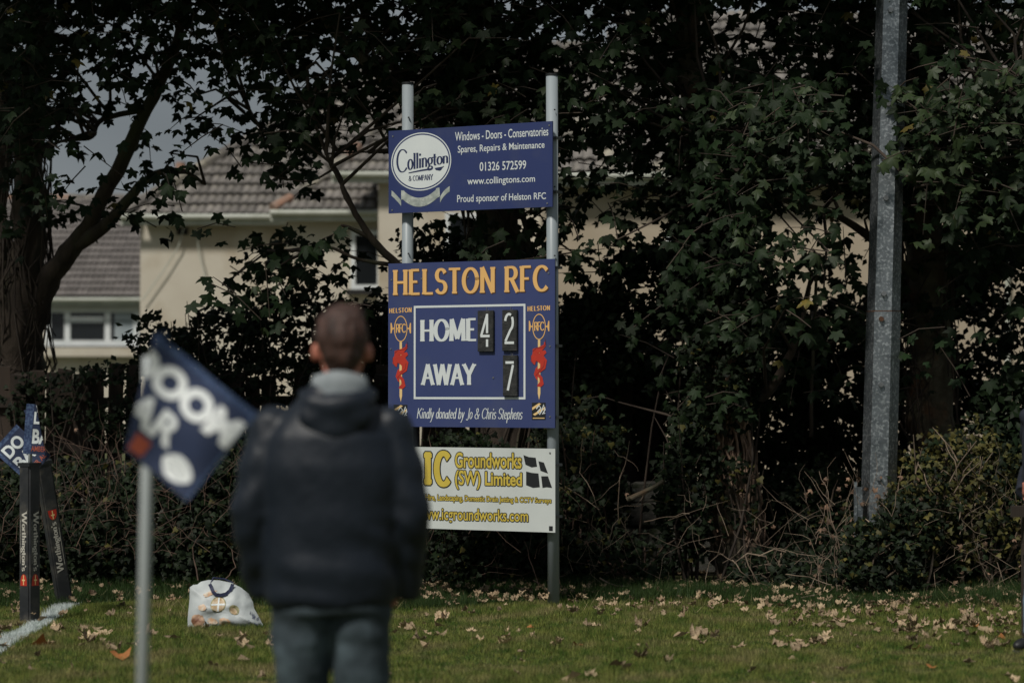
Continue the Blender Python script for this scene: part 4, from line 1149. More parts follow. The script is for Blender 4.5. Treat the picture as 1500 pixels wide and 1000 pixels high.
def emblem(cx, dy, sgn):
    """club badge: ringed letters on a staff with a red serpent wound round it"""
    q = lambda x, y: W(cx + x, dy + y)
    prt(b2, 'lettering', sheared(pen('HELSTON', thick=.24, thin=.12, track=.12, serif_t=.08), cx - 17, cx + 16, dy - 22.5, dy - 24, dy - 30, dy - 31.5), 'gold')
    c = q(0, 0); rx = abs(q(9.8, 0)[0] - c[0]); rz = abs(q(0, -19)[1] - c[1])
    st = [(wp_(q, (-1.7, 19), (1.7, 19), (1.9, 98), (0, 107), (-1.9, 98)), [(0, 1, 2, 3, 4)])]
    prt(b2, 'staff', st, 'goldpale')
    prt(b2, 'ring', ring(*c, rx, rz, .0065, 36), 'gold', .0008)
    wing = []
    for k in (-1, 1):
        wing += [(wp_(q, (9.3 * k, -1.6), (12 * k, -1.2), (13.4 * k, -8.5), (15 * k, -8.5), (15 * k, 6.5), (13.4 * k, 6.5), (12 * k, 0.4), (9.3 * k, .8)), [tuple(range(8))])]
    prt(b2, 'wing', wing, 'gold')
    prt(b2, 'lettering', sheared(pen('RFC', thick=.2, thin=.1, track=-.12), cx - 7.4, cx + 7.6, dy + 6.5, dy + 6, dy - 7, dy - 7.5), 'gold', .0012)
    ser = ribbon(wpl(q, [(8, 22), (8.5, 27), (3, 32), (-6, 36), (-6, 42), (2, 46), (6, 51), (5, 58), (-2, 64), (-5, 70), (-3, 76), (3, 80), (5, 84)]),
                 lambda dx, dy_, t: .006 + .06 * math.sin(math.pi * min(1, t * 1.12)) ** 1.3)
    body = [ser,
            (wp_(q, (-4, 30), (-2, 40), (-6, 56), (-9, 54), (-12, 50), (-11, 42), (-8, 38), (-7, 33)), [tuple(range(8))]),
            (wp_(q, (1, 36), (9, 34), (11, 38), (7, 42), (8, 50), (5, 58), (0, 50)), [tuple(range(7))]),
            (wp_(q, (-5, 66), (-2, 66), (5, 74), (7, 84), (3, 88), (-3, 87), (-1, 83), (2, 80)), [tuple(range(8))])]
    prt(b2, 'serpent', body, 'redp', .0016)
    prt(b2, 'staff', [(wp_(q, (-1.7, 54), (1.7, 54), (1.7, 60), (-1.7, 62)), [(0, 1, 2, 3)]), (wp_(q, (-1.7, 74), (.5, 75), (1.2, 80), (-1.6, 80)), [(0, 1, 2, 3)])], 'goldpale', .0022)
    lines = [ribbon(wpl(q, [(9, 18), (10, 25), (6, 30), (-4, 31), (-9, 36)]), lambda *a: .0035), ribbon(wpl(q, [(-12, 42), (-11, 50), (-8, 55)]), lambda *a: .003), ribbon(wpl(q, [(8, 50), (7, 58), (0, 66), (-5, 72)]), lambda *a: .003)]
    prt(b2, 'serpent_outline', lines, 'darkred', .0026)
    prt(b2, 'badge', [(wp_(q, (-10.5, 111), (9.5, 111), (9.5, 136), (-10.5, 136)), [(0, 1, 2, 3)])], 'black')
    prt(b2, 'badge_stripe', [(wp_(q, (-10, 118), (0, 111.5), (3, 113), (-10, 122)), [(0, 1, 2, 3)]), (wp_(q, (-9, 128), (9, 117), (9, 120), (-6, 130)), [(0, 1, 2, 3)]), (wp_(q, (-9, 133), (8, 133), (8, 134.2), (-9, 134.2)), [(0, 1, 2, 3)])], 'goldpale', .0008)
    prt(b2, 'badge_swirl', [ribbon(wpl(q, [(-4, 120), (0, 115), (3, 119), (-2, 124), (1, 128), (4, 123), (7, 114), (9, 121), (5, 128), (9, 126)]), lambda *a: .009)], 'white', .0014)
def wp_(q, *pts): return [q(*p) for p in pts]
def wpl(q, pts): return [q(*p) for p in pts]
emblem(588.5, 481.5, 1)
emblem(791.0, 478.5, -1)

# --- bottom board
x0, x1 = W(568.5, 760)[0], W(814.5, 720)[0]
z0, z1 = (W(628, 773.5)[1] + W(815, 779.5)[1]) / 2, (W(607, 655)[1] + W(812, 656)[1]) / 2
b3 = board('white groundworks board with yellow lettering and black flags, lowest of the three', x0, x1, z0, z1, 'whiteb', [(807, 663), (575, 660)])
def outl(polys, d, name='lettering'):
    prt(b3, name + '_outline', outline(polys, d), 'black')
    prt(b3, name, polys, 'yellow', .0014)
ic = pen('IC', thick=.3, thin=.16, track=.2, serif_t=.13)
outl(sheared(ic, 622.5, 661.5, 712, 713, 659, 660), .0085)
outl(sheared(font_polys('Groundworks', bold=.022), 668, 765.5, 685, 686, 662, 663), .0065)
outl(sheared(font_polys('(SW) Limited', bold=.024), 668, 766, 716, 717.5, 688, 692), .0065)
outl(sheared(font_polys('Plant Hire, Landscaping, Domestic Drain Jetting & CCTV Surveys', bold=.02), 608, 809, 734.5, 738.5, 722.5, 729), .004)
outl(sheared(font_polys('www.icgroundworks.com', bold=.014), 611, 775, 766, 769, 742, 747), .006)
def cflag(dx):
    q = lambda x, y: W(768 + x + dx, 666 + y)
    fl = [(wp_(q, (0, 0), (8, 3), (18, 4), (20, 17), (12, 18), (3, 14)), [tuple(range(6))]),
          (wp_(q, (22, 9), (30, 11), (36, 27), (25, 23)), [tuple(range(4))]),
          (wp_(q, (4, 24), (12, 26), (22, 27), (24, 47), (14, 48), (4, 44)), [tuple(range(6))]),
          (wp_(q, (26, 31), (36, 31), (42, 48), (34, 47), (28, 48)), [tuple(range(5))])]
    prt(b3, 'black_flag', fl, 'black')
cflag(0); cflag(-199)
a_, b_, c_, d_ = WB(805.5, 811, 777, 770)
prt(b3, 'corner_mark', poly((a_, c_), (b_, c_), (b_, d_), (a_, d_)), 'black')
# clamps holding the boards to the posts
for py in (201, 280, 391, 506, 611, 681, 757):
    for px in (596.5, 811):
        s, z = W(px, py)
        mb = MB(); mb.obox((s - .05, .087, z), (.05, 0, 0), (0, .046, 0), (0, 0, .009)); mb.build('clamp', M['steel'], sb)

# number plates hung on hooks
PL = (('4', 703, 726, 455, 515, 0), ('2', 739, 760.5, 454, 514, 1), ('7', 740, 761, 520, 580, 2))
DG = {'4': [[(.62, .9), (.24, .38)], [(.2, .38), (.78, .38)], [(.62, .92), (.62, .45)], [(.62, .3), (.62, .12)]],
      '2': [arc(.48, .7, .26, .2, 170, 60, 6), arc(.5, .7, .24, .2, 40, -40, 5) + [(.56, .5), (.24, .24)], [(.18, .2), (.82, .2)]],
      '7': [[(.2, .82), (.78, .82)], [(.72, .76), (.36, .14)]]}
LBL = {'4': 'black plate with white 4 hung after the word HOME', '2': 'black plate with white 2, upper of the two beside the frame edge', '7': 'black plate with white 7 hung below the 2'}
for dg, px0, px1, py0, py1, k in PL:
    a, b, c, d = WB(px0, px1, py1, py0)
    w, h, t = b - a, d - c, .022
    wpz = sb.matrix_basis @ Vector(((a + b) / 2, -.014, c))
    pr_ = empty('number_plate', wpz, LBL[dg], 'number plate', rz=-TH)
    pr_['group'] = 'black number plates on the score board'
    mb = MB(); mb.box(-w / 2, w / 2, -t, 0, 0, h)
    bm = bmesh.new(); me = mb.mesh('plate', M['plate']); bm.from_mesh(me)
    bmesh.ops.bevel(bm, geom=bm.edges[:], offset=.003, segments=2, affect='EDGES'); bm.to_mesh(me); bm.free()
    link(bpy.data.objects.new('plate', me), pr_)
    st = [ribbon([(-w / 2 + w * x, h * y) for x, y in s], lambda *_: .018) for s in DG[dg]]
    place_flat(pr_, 'digit', st, fm, M['white'], t + .0015)
    mb = MB(); mb.tube([(0, -.003, h - .002), (0, -.003, h + .02), (0, .006, h + .024)], .002, n=5)
    mb.tube([(w * .12, -.008, h - .002), (w * .12, -.006, h + .012)], .0015, n=5)
    mb.build('hook', M['steel'], pr_)

# ------------------------------------------------------------------ steel mast
Ym = 18.3
ma = empty('floodlight_mast', (X(1287, Ym), Ym, 0), 'tall galvanised eight sided steel mast with bolts and a joint', 'mast')
def octa(name, pts, m, parent, ph=R(-70), n=6):
    mb = MB(); V = []; Fc = []
    for c, r in pts:
        for k in range(n):
            a = ph + 2 * math.pi * k / n
            V.append((c[0] + r * math.cos(a), c[1] + r * math.sin(a), c[2]))
    for i in range(len(pts) - 1):
        for k in range(n):
            Fc.append((i * n + k, i * n + (k + 1) % n, (i + 1) * n + (k + 1) % n, (i + 1) * n + k))
    Fc.append(tuple(reversed(range(n)))); Fc.append(tuple((len(pts) - 1) * n + k for k in range(n)))
    mb.add(V, Fc)
    o = mb.build(name, M[m], parent, local=False)
    return o
def mc(py):
    px = 1306.5 + (py - 0) * (1283.5 - 1306.5) / 860
    return P(px, py, Ym)
def mr(py): return (47 + py * 3.4 / 860) / 2 / F * Ym * 1.0
lo_, mid_, hi_ = P(1283, 864, Ym), mc(456), mc(-500)
lo_.z = -.05
octa('lower_section', [(lo_, mr(860) * 1.03), (mid_, mr(456) * 1.025)], 'galv', ma)
octa('upper_section', [(mid_ + Vector((0, 0, .003)), mr(456) * .985), (hi_, mr(0) * .93)], 'galv', ma)
mb = MB(); c = mid_
octa('joint', [(c - Vector((0, 0, .004)), mr(456) * 1.035), (c + Vector((0, 0, .003)), mr(456) * 1.035)], 'rust', ma)
for py, px, mm in ((15, 1304.5, 'galv'), (152, 1301, 'galv'), (290, 1297.5, 'galv'), (430, 1294.5, 'galv'), (563, 1290.5, 'galv'), (700, 1287.5, 'galv'), (467, 1291, 'rust')):
    p = P(px, py, Ym - mr(py) * .955)
    mb = MB(); mb.tube([p + Vector((0, .02, 0)), p + Vector((0, -.016, 0))], .02, n=6); mb.build('bolt' if mm == 'galv' else 'rusty_hole', M[mm] if mm == 'rust' else M['steel'], ma, local=False)
st = empty('post_stub', P(1253, 860, 18.15).xyz * 1, 'short grey steel stub beside the foot of the mast', 'post'); st.location.z = 0
p = P(1253, 705, 18.15); mb = MB()
mb.box(p.x - .012, p.x + .012, p.y - .012, p.y + .012, 0, p.z); mb.build('angle_bar', M['galv'], st, local=False)
mb = MB(); mb.box(p.x + .014, p.x + .052, p.y - .004, p.y + .004, .06, p.z - .04); mb.build('fin', M['galv'], st, local=False)

# ------------------------------------------------------------------ padded flag poles
def padpole(label, base, top, s, phi, flip, wordpx, shieldpx, poletop, Y):
    base, top = Vector(base), Vector(top)
    ax = (top - base).normalized(); h = (top - base).length
    root = empty('padded_pole', base, label, 'flag pole')
    root['group'] = 'black padded flag poles at the pitch corner'
    ex = Vector((math.cos(phi), -math.sin(phi), 0)); ex = (ex - ax * ex.dot(ax)).normalized(); ey = ax.cross(ex)
    M4 = Matrix((ex, ey, ax)).transposed().to_4x4()
    root.matrix_basis = Matrix.Translation(base) @ M4
    me = bpy.data.meshes.new('pad'); bm = bmesh.new()
    bmesh.ops.create_cube(bm, size=1)
    for v in bm.verts: v.co = Vector((v.co.x * s, v.co.y * s, (v.co.z + .5) * h))
    bmesh.ops.bevel(bm, geom=[e for e in bm.edges if abs(e.verts[0].co.z - e.verts[1].co.z) > .5], offset=.012, segments=3, affect='EDGES')
    bmesh.ops.bisect_plane(bm, geom=bm.verts[:] + bm.edges[:] + bm.faces[:], plane_co=(0, 0, h * .5), plane_no=(0, 0, 1))
    for f in bm.faces: f.smooth = False
    bm.to_mesh(me); bm.free(); me.materials.append(M['pad'])
    pad = link(bpy.data.objects.new('pad', me), root)
    mb = MB(); mb.box(-s / 2 - .004, s / 2 + .004, -s / 2 - .004, s / 2 + .004, h - .012, h + .012); mb.build('rim', M['black'], pad)
    txt = pen("Worthington's", thick=.19, thin=.09, track=.0, first=1.2, serif_t=.07)
    txt += [([(0.9, -.42), (5.6, -.42), (5.6, -.36), (0.9, -.36)], [(0, 1, 2, 3)])]
    a, b = wordpx
    for face in (0, 1):
        # face 0: -y side, face 1: +x side; the word runs along the pole
        def f3(u, v, d, face=face):
            if face == 0: return (u, -s / 2 - d, v)
            return (s / 2 + d, u, v)
        W0, W1 = -s * .30, s * .30
        bb = bbox(txt); out = []
        for V, Fc in txt:
            q = []
            for x, y in V:
                t = (x - bb[0]) / (bb[1] - bb[0]); w = (y - bb[2]) / (bb[3] - bb[2])
                if flip: q.append((W1 - (W1 - W0) * w, a + (b - a) * t))
                else: q.append((W0 + (W1 - W0) * w, b - (b - a) * t))
            out.append((q, Fc))
        place_flat(pad, 'lettering', out, f3, M['padwhite'], .0015)
        c, d = shieldpx
        sg = -1 if flip else 1
        pts = [(-s * .3, c if sg > 0 else d)] + [(s * .3 * math.cos(t), (c if sg > 0 else d) + sg * (d - c) * math.sin(t) ** .7) for t in [math.pi * (1 - k / 12) for k in range(1, 12)]] + [(s * .3, c if sg > 0 else d)]
        place_flat(pad, 'shield', [(pts, [tuple(range(len(pts)))])], f3, M['redp'], .0015)
        cz = (c + d) / 2; hh = (d - c) * .42
        place_flat(pad, 'sword', [([(-.004, cz - hh), (.004, cz - hh), (.004, cz + hh), (-.004, cz + hh)], [(0, 1, 2, 3)]), ([(-s * .13, cz - .006), (s * .13, cz - .006), (s * .13, cz + .004), (-s * .13, cz + .004)], [(0, 1, 2, 3)])], f3, M['goldpale'], .0025)
    inv = root.matrix_basis.inverted()
    mb = MB(); mb.tube([inv @ (top - ax * .05), inv @ Vector(poletop)], .0135, n=12)
    mb.build('pole', M['pole'], root, smooth=True)
    return root
Yp = G(43, 911).y
px_m = Yp / F
hh_ = lambda py, Y: (Z(py, Y))
pad1 = padpole('upright black padded flag pole nearer the camera, standing on the white line', G(43.5, 911), P(43.5, 680, Yp), .104, R(36), False,
               ((911 - 836) * px_m, (911 - 748) * px_m), ((911 - 857) * px_m, (911 - 840) * px_m), P(46, 612, Yp), Yp)
Yq = G(98, 884).y; qm = Yq / F
pad2 = padpole('tilted black padded flag pole behind the upright one', G(95, 884), P(62, 676, Yq - .25), .104, R(-28) + R(0), True,
               ((884 - 833) * qm, (884 - 756) * qm), ((884 - 753) * qm, (884 - 738) * qm), P(51, 594, Yq - .35), Yq)

# ------------------------------------------------------------------ flags
def cloth(name, label, cat, org, eu, ev, wave, extent, parts, m, m2=None, fold=None, holder=None, group=None, sub=26):
    """square of cloth in (u, v); parts are prints on it; fold = (nx, ny, d): beyond that line the cloth turns back"""
    eu, ev = Vector(eu), Vector(ev); nn = eu.cross(ev).normalized()
    if nn.y > 0: nn = -nn
    def mp3(u, v, d=0.0):
        back = 0.0
        if fold:
            k = u * fold[0] + v * fold[1] - fold[2]
            if k > 0:
                u -= 2 * k * fold[0]; v -= 2 * k * fold[1]; back = min(.018, k * .6); d = -d
        z = wave(u, v)
        return Vector(org) + eu * u + ev * v + nn * (z - back + d)
    root = empty(name, mp3(*fold_anchor(fold, extent)), label, cat, group)
    w, h = extent
    mb = MB(); V = []; Fc = []; MI = []
    n = sub
    for j in range(n + 1):
        for i in range(n + 1): V.append(mp3(w * i / n, h * j / n))
    for j in range(n):
        for i in range(n):
            Fc.append((j * (n + 1) + i, j * (n + 1) + i + 1, (j + 1) * (n + 1) + i + 1, (j + 1) * (n + 1) + i))
            MI.append(1 if (m2 and m2(w * (i + .5) / n, h * (j + .5) / n)) else 0)
    me = newmesh('cloth', V, Fc, [M[m], M['flagblue']], True, MI)
    wobj('cloth', me, root)
    for nm_, polys, mm, lift in parts:
        mb = MB()
        bm = bmesh.new()
        for k, (V, Fc) in enumerate(polys):
            vs2 = [bm.verts.new((x, y, lift + k * .00003)) for x, y in V]
            for f in Fc:
                try: bm.faces.new([vs2[i] for i in f])
                except ValueError: pass
        bmesh.ops.triangulate(bm, faces=bm.faces[:])
        for _ in range(2):
            ed = [e for e in bm.edges if e.calc_length() > w / n * 1.1]
            if ed: bmesh.ops.subdivide_edges(bm, edges=ed, cuts=1); bmesh.ops.triangulate(bm, faces=[f for f in bm.faces if len(f.verts) > 3])
        V = [mp3(v.co.x, v.co.y, v.co.z) for v in bm.verts]; bm.verts.index_update()
        Fc = [tuple(v.index for v in f.verts) for f in bm.faces]
        bm.free()
        wobj(nm_, newmesh(nm_, V, Fc, M[mm]), root)
    return root
def fold_anchor(fold, ext): return (0.0, 0.0)

def doom_parts(w, h):
    bold = .035
    t1 = fit(font_polys('DOOM', bold=.055), w * .03, w * .985, h * .575, h * .865)
    t2 = fit(font_polys('BAR', bold=bold), w * .09, w * .665, h * .24, h * .52)
    box = [([(w * .09, h * .03), (w * .545, h * .03), (w * .545, h * .19), (w * .09, h * .19)], [(0, 1, 2, 3)])]
    blob = [([(w * .80 + w * .125 * math.cos(a) * (1 + .06 * math.cos(4 * a)), h * .16 + h * .115 * math.sin(a) * (1 + .05 * math.cos(3 * a))) for a in [2 * math.pi * k / 20 for k in range(20)]], [tuple(range(20))])]
    return t1, t2, box, blob
# corner flag close to the camera
Yc = 6.9; pm = Yc / F
cf = empty('corner_flag', (X(205, Yc), Yc, 0), 'blurred navy flag with big white letters on a white pole nearest the camera', 'flag')
mb = MB(); mb.tube([(X(203, Yc), Yc, 0), P(215, 690, Yc), P(218, 522, Yc)], .0165, n=14)
mb.build('pole', M['pole'], cf, local=False, smooth=True)
ang = R(-38.7)
w, h = .40, .314
Yf = Yc - .045
eu = Vector((math.cos(ang), .03, math.sin(ang))).normalized(); ev_ = Vector((math.sin(-ang), .0, math.cos(ang)))
ev_ = (ev_ - eu * ev_.dot(eu)).normalized()
t1, t2, box, blob = doom_parts(w, h)
org = P(377, 606, Yf) - eu * w - ev_ * h
def pxuv(px, py):
    p = P(px, py, Yf) - org
    A = np.array([[eu.x, ev_.x], [eu.z, ev_.z]]); s = np.linalg.solve(A, np.array([p.x, p.z])); return s
ua, ub = pxuv(228, 488), pxuv(183, 656)
dline = (ub - ua) / np.linalg.norm(ub - ua); nl = np.array([-dline[1], dline[0]])
if nl[0] > 0: nl = -nl
fl = cloth('flag_cloth', 'corner', 'flag', org, eu, ev_, lambda u, v: .022 * math.sin(u * 19 + v * 7) + .008 * math.sin(v * 24 - u * 9), (w, h),
           [('lettering', t1, 'flagwhite', .0016), ('lettering', t2, 'flagwhite', .0016), ('lettering', box, 'orange', .0016), ('emblem', blob, 'flagwhite', .0016), ('emblem_mark', [ribbon([(w * .71, h * .19), (w * .80, h * .215), (w * .88, h * .18)], lambda *_: .005), ribbon([(w * .72, h * .12), (w * .80, h * .14), (w * .87, h * .11)], lambda *_: .006)], 'grey', .0024)],
           'flag', lambda u, v: v > h * .93 or u > w * .97, fold=(nl[0], nl[1], float(nl @ ua)), sub=44)
# the cloth is a part of the corner flag
def adopt(sub, parent):
    for ch in list(sub.children):
        mw = sub.matrix_basis @ ch.matrix_basis
        me = ch.data; me.transform(parent.matrix_basis.inverted() @ mw); ch.matrix_basis = Matrix(); ch.parent = parent
    kids = [c for c in parent.children if c.name.startswith('cloth')]
    bpy.data.objects.remove(sub)
    return kids[-1]
cl = adopt(fl, cf)
for ch in list(cf.children):
    if ch.name.startswith(('lettering', 'emblem', 'emblem_mark')): ch.parent = cl

def small_flag(pad, org, ang, tilt, parts, extent, fold=None, blue=None):
    eu = Vector((math.cos(ang), tilt, math.sin(ang))).normalized(); ev = Vector((-math.sin(ang), 0, math.cos(ang))); ev = (ev - eu * ev.dot(eu)).normalized()
    f = cloth('flag_cloth', 'x', 'flag', org, eu, ev, lambda u, v: .006 * math.sin(u * 22 + v * 9) + .004 * math.sin(v * 35 + 1), extent, parts, 'flag', blue, fold=fold, sub=22)
    before = {c.name for c in pad.children}
    cl = adopt(f, pad)
    for ch in list(pad.children):
        if ch.name.startswith('lettering') and ch.name not in before: ch.parent = cl
    return cl
tA1 = fit(font_polys('DO', bold=.035), .036, .19, .18, .27)
tA2 = fit(font_polys('BA', bold=.035), .036, .18, .075, .162)
tA3 = fit(font_polys('ER AL', bold=.015), .115, .215, .018, .052)
small_flag(pad1, P(39, 705, Yp + .1), R(48), .1, [('lettering', tA1, 'white', .0016), ('lettering', tA2, 'white', .0016), ('lettering', tA3, 'orange', .0016)], (.235, .31), blue=lambda u, v: v > .275 or u < .02)
b1_ = fit(font_polys('BA', bold=.035), .054, .162, .07, .167)
d1_ = fit(font_polys('L', bold=.035), .056, .092, .2, .28)
a1_ = fit(font_polys('AMBER', bold=.01), .052, .148, .02, .056)
small_flag(pad1, P(33.5, 664, Yp - .06), R(-4), .1, [('lettering', b1_, 'white', .0016), ('lettering', d1_, 'white', .0016), ('lettering', a1_, 'orange', .0016)],
           (.155, .33), blue=lambda u, v: u < .052, fold=(.965, .263, .147))

# ------------------------------------------------------------------ shopping bag
Yb = G(330, 922).y
bgc = G(330, 921)
bag = empty('shopping_bag', (bgc.x, bgc.y, 0), 'white printed shopping bag with navy handles lying on the grass', 'bag')
bm_ = Yb / F
outl_px = [(275, 921), (274, 908), (275.5, 880), (275, 863), (280, 859.5), (286, 859), (291, 855), (302, 852.5), (318, 853), (336, 856.5), (350, 863), (362, 872), (369, 884), (371, 893), (378, 904), (386, 918), (382, 922.5), (350, 923), (310, 924), (285, 923)]
oc = Vector((322, 893, 0))
def bagp(px, py, k=1.0, back=0):
    """front (or back) surface of the bag: bulges in the middle, leans back a little"""
    z = (921.5 - py) * bm_ + .005
    x = (px - 330) * bm_
    # distance inside the outline
    dmin = 1e9
    for i in range(len(outl_px)):
        a = Vector((*outl_px[i], 0)); b = Vector((*outl_px[(i + 1) % len(outl_px)], 0)); p = Vector((px, py, 0))
        t = max(0, min(1, (p - a).dot(b - a) / (b - a).length_squared)); dmin = min(dmin, (a + (b - a) * t - p).length)
    bul = .085 * (1 - math.exp(-dmin / 13))
    wr = (noise.noise(Vector((px * .045, py * .06, 3.1))) * .022 + noise.noise(Vector((px * .13, py * .1, 7))) * .007) * min(1, dmin / 7)
    y = (-bul - wr * 1.4 if not back else bul * .9) + z * .35
    return Vector((x, y, max(z, .002)))
bm = bmesh.new()
N = 46
fr = {}
def inside_poly(x, y, pg):
    c = False; j = len(pg) - 1
    for i in range(len(pg)):
        if (pg[i][1] > y) != (pg[j][1] > y) and x < (pg[j][0] - pg[i][0]) * (y - pg[i][1]) / (pg[j][1] - pg[i][1]) + pg[i][0]: c = not c
        j = i
    return c
def loop_scaled(k):
    res = []
    for i in range(len(outl_px)):
        a = Vector(outl_px[i]); b = Vector(outl_px[(i + 1) % len(outl_px)])
        for j in range(4):
            p = a.lerp(b, j / 4); res.append((oc.x + (p.x - oc.x) * k, oc.y + (p.y - oc.y) * k))
    return res
V = []; Fc = []
ks = [1, .96, .9, .82, .72, .6, .48, .36, .24, .12]
L0 = len(loop_scaled(1))
for back in (0, 1):
    base = len(V)
    for k in ks: V += [bagp(px, py, back=back) for px, py in loop_scaled(k)]
    V.append(bagp(oc.x, oc.y, back=back))
    for r in range(len(ks) - 1):
        for i in range(L0):
            j = (i + 1) % L0
            q = (base + r * L0 + i, base + r * L0 + j, base + (r + 1) * L0 + j, base + (r + 1) * L0 + i)
            Fc.append(q if not back else tuple(reversed(q)))
    for i in range(L0):
        j = (i + 1) % L0; q = (base + (len(ks) - 1) * L0 + i, base + (len(ks) - 1) * L0 + j, base + len(ks) * L0)
        Fc.append(q if not back else tuple(reversed(q)))
body = link(bpy.data.objects.new('body', newmesh('body', V, Fc, M['bag'], True)), bag)
def bprint(name, polys, m, lift=.003):
    bm = bmesh.new()
    for k, (V, Fc) in enumerate(polys):
        v2 = [bm.verts.new((x, y, 0)) for x, y in V]
        for f in Fc: bm.faces.new([v2[i] for i in f])
    bmesh.ops.triangulate(bm, faces=bm.faces[:])
    for _ in range(3):
        ed = [e for e in bm.edges if e.calc_length() > 1.5]
        if ed: bmesh.ops.subdivide_edges(bm, edges=ed, cuts=1); bmesh.ops.triangulate(bm, faces=[f for f in bm.faces if len(f.verts) > 3])
    bm.verts.index_update()
    V = [bagp(v.co.x, v.co.y) + Vector((0, -lift, 0)) for v in bm.verts]; Fc = [tuple(v.index for v in f.verts) for f in bm.faces]; bm.free()
    link(bpy.data.objects.new(name, newmesh(name, V, Fc, M[m])), body)
def fan(cx, cy, rx, ry, rot=0, n=22, jag=0):
    pts = [(cx, cy)]
    for i in range(n):
        a = 2 * math.pi * i / n; q = 1 + random.uniform(-jag, jag)
        x, y = rx * q * math.cos(a), ry * q * math.sin(a)
        pts.append((cx + x * math.cos(rot) - y * math.sin(rot), cy + x * math.sin(rot) + y * math.cos(rot)))
    return [(pts, [(0, i, i % n + 1) for i in range(1, n + 1)])]
bprint('printed_coin', fan(320.2, 886, 11, 11), 'olive', .003)
bprint('printed_coin_face', fan(320.2, 886, 9.6, 9.6), 'tan', .0045)
bprint('printed_cross', [([(319.3, 876.5), (321.6, 876.5), (321.6, 895.5), (319.3, 895.5)], [(0, 1, 2, 3)]), ([(310.5, 885), (330, 884.6), (330, 887), (310.5, 887.2)], [(0, 1, 2, 3)])], 'white', .006)
bprint('printed_pie', fan(343.5, 894, 8, 6.5, .75), 'olive')
bprint('printed_pie_face', fan(342.6, 895.5, 6, 4.2, .75), 'tan', .005)
bprint('printed_loaf', fan(290.5, 909.5, 10, 9.5, jag=.08), 'cocoa')
bprint('printed_shell', fan(297, 890.5, 6, 5, jag=.15), 'peach')
bprint('printed_fish', fan(307, 870.5, 9, 3.6, -.35, jag=.25), 'peach')
bprint('printed_sprig', fan(312, 910, 7, 5, .3, jag=.3), 'peach')
bprint('printed_sprig', fan(331, 912, 8, 6.5, .2, jag=.3), 'peach')
for body_, x0_, x1_, yb_, yt_, sl in (('A little', 366, 374, 902, 897, .9), ('bit of', 370, 379, 908, 903, .5), ('Cornwall', 364, 382, 914.5, 909.5, .35), ('in store', 367, 380, 919.5, 916, .25)):
    pl = fit(font_polys(body_, bold=.0), x0_, x1_, -yb_, -yt_)
    bprint('lettering', [([(x, -y + (x - x0_) * sl * .8 - 1.5) for x, y in V], Fc) for V, Fc in pl], 'navyp', .005)
hp = [(306, 857), (308.5, 862), (311.5, 868), (316, 872.2), (323, 873.2), (331, 871), (336.5, 866), (338.5, 860), (339, 857.5)]
mb = MB()
Vh = []; Fh = []
for i, (x, y) in enumerate(hp):
    c = bagp(x, y); c.y = bagp(x, max(y, 862)).y - .012
    a = Vector((*hp[max(i - 1, 0)], 0)); b = Vector((*hp[min(i + 1, len(hp) - 1)], 0)); d = (b - a).normalized(); nrm = Vector((-d.y, 0, -d.x)) * .011
    Vh += [c + Vector((nrm.x, 0, nrm.z)), c - Vector((nrm.x, 0, nrm.z)), c - Vector((nrm.x, -.004, nrm.z)), c + Vector((nrm.x, .004, nrm.z))]
for i in range(len(hp) - 1):
    for k in range(4):
        Fh.append((4 * i + k, 4 * i + (k + 1) % 4, 4 * i + 4 + (k + 1) % 4, 4 * i + 4 + k))
Fh += [(0, 1, 2, 3), tuple(4 * (len(hp) - 1) + k for k in (3, 2, 1, 0))]
link(bpy.data.objects.new('handle', newmesh('handle', Vh, Fh, M['handle'], False)), bag)
mb = MB(); mb.tube([bagp(306, 858) + Vector((0, .01, 0)), bagp(309, 849.5) + Vector((0, .02, 0)), bagp(325, 851) + Vector((0, .05, -.005)), bagp(338, 858) + Vector((0, .05, 0))], .006, n=6)
mb.build('handle', M['handle'], bag)

# ------------------------------------------------------------------ people
def solid(name, mb, m, parent, voxel=.012, smooth=6, disp=None):
    me0 = mb.mesh(name + '_src', M[m])
    o = bpy.data.objects.new('src', me0); col.objects.link(o)
    r = o.modifiers.new('r', 'REMESH'); r.mode = 'VOXEL'; r.voxel_size = voxel; r.use_smooth_shade = True
    s = o.modifiers.new('s', 'SMOOTH'); s.iterations = smooth; s.factor = .5
    dg = bpy.context.evaluated_depsgraph_get()
    me = bpy.data.meshes.new_from_object(o.evaluated_get(dg))
    bpy.data.objects.remove(o)
    me.name = name
    if disp:
        n = len(me.vertices); co = np.empty(n * 3, 'f'); me.vertices.foreach_get('co', co); co = co.reshape(-1, 3)
        no = np.empty(n * 3, 'f'); me.vertices.foreach_get('normal', no); no = no.reshape(-1, 3)
        d = np.array([disp(Vector(c)) for c in co.tolist()], 'f')
        co += no * d[:, None]; me.vertices.foreach_set('co', co.ravel()); me.update()
    me.materials.clear(); me.materials.append(M[m])
    me.polygons.foreach_set('use_smooth', [True] * len(me.polygons))
    return link(bpy.data.objects.new(name, me), parent)

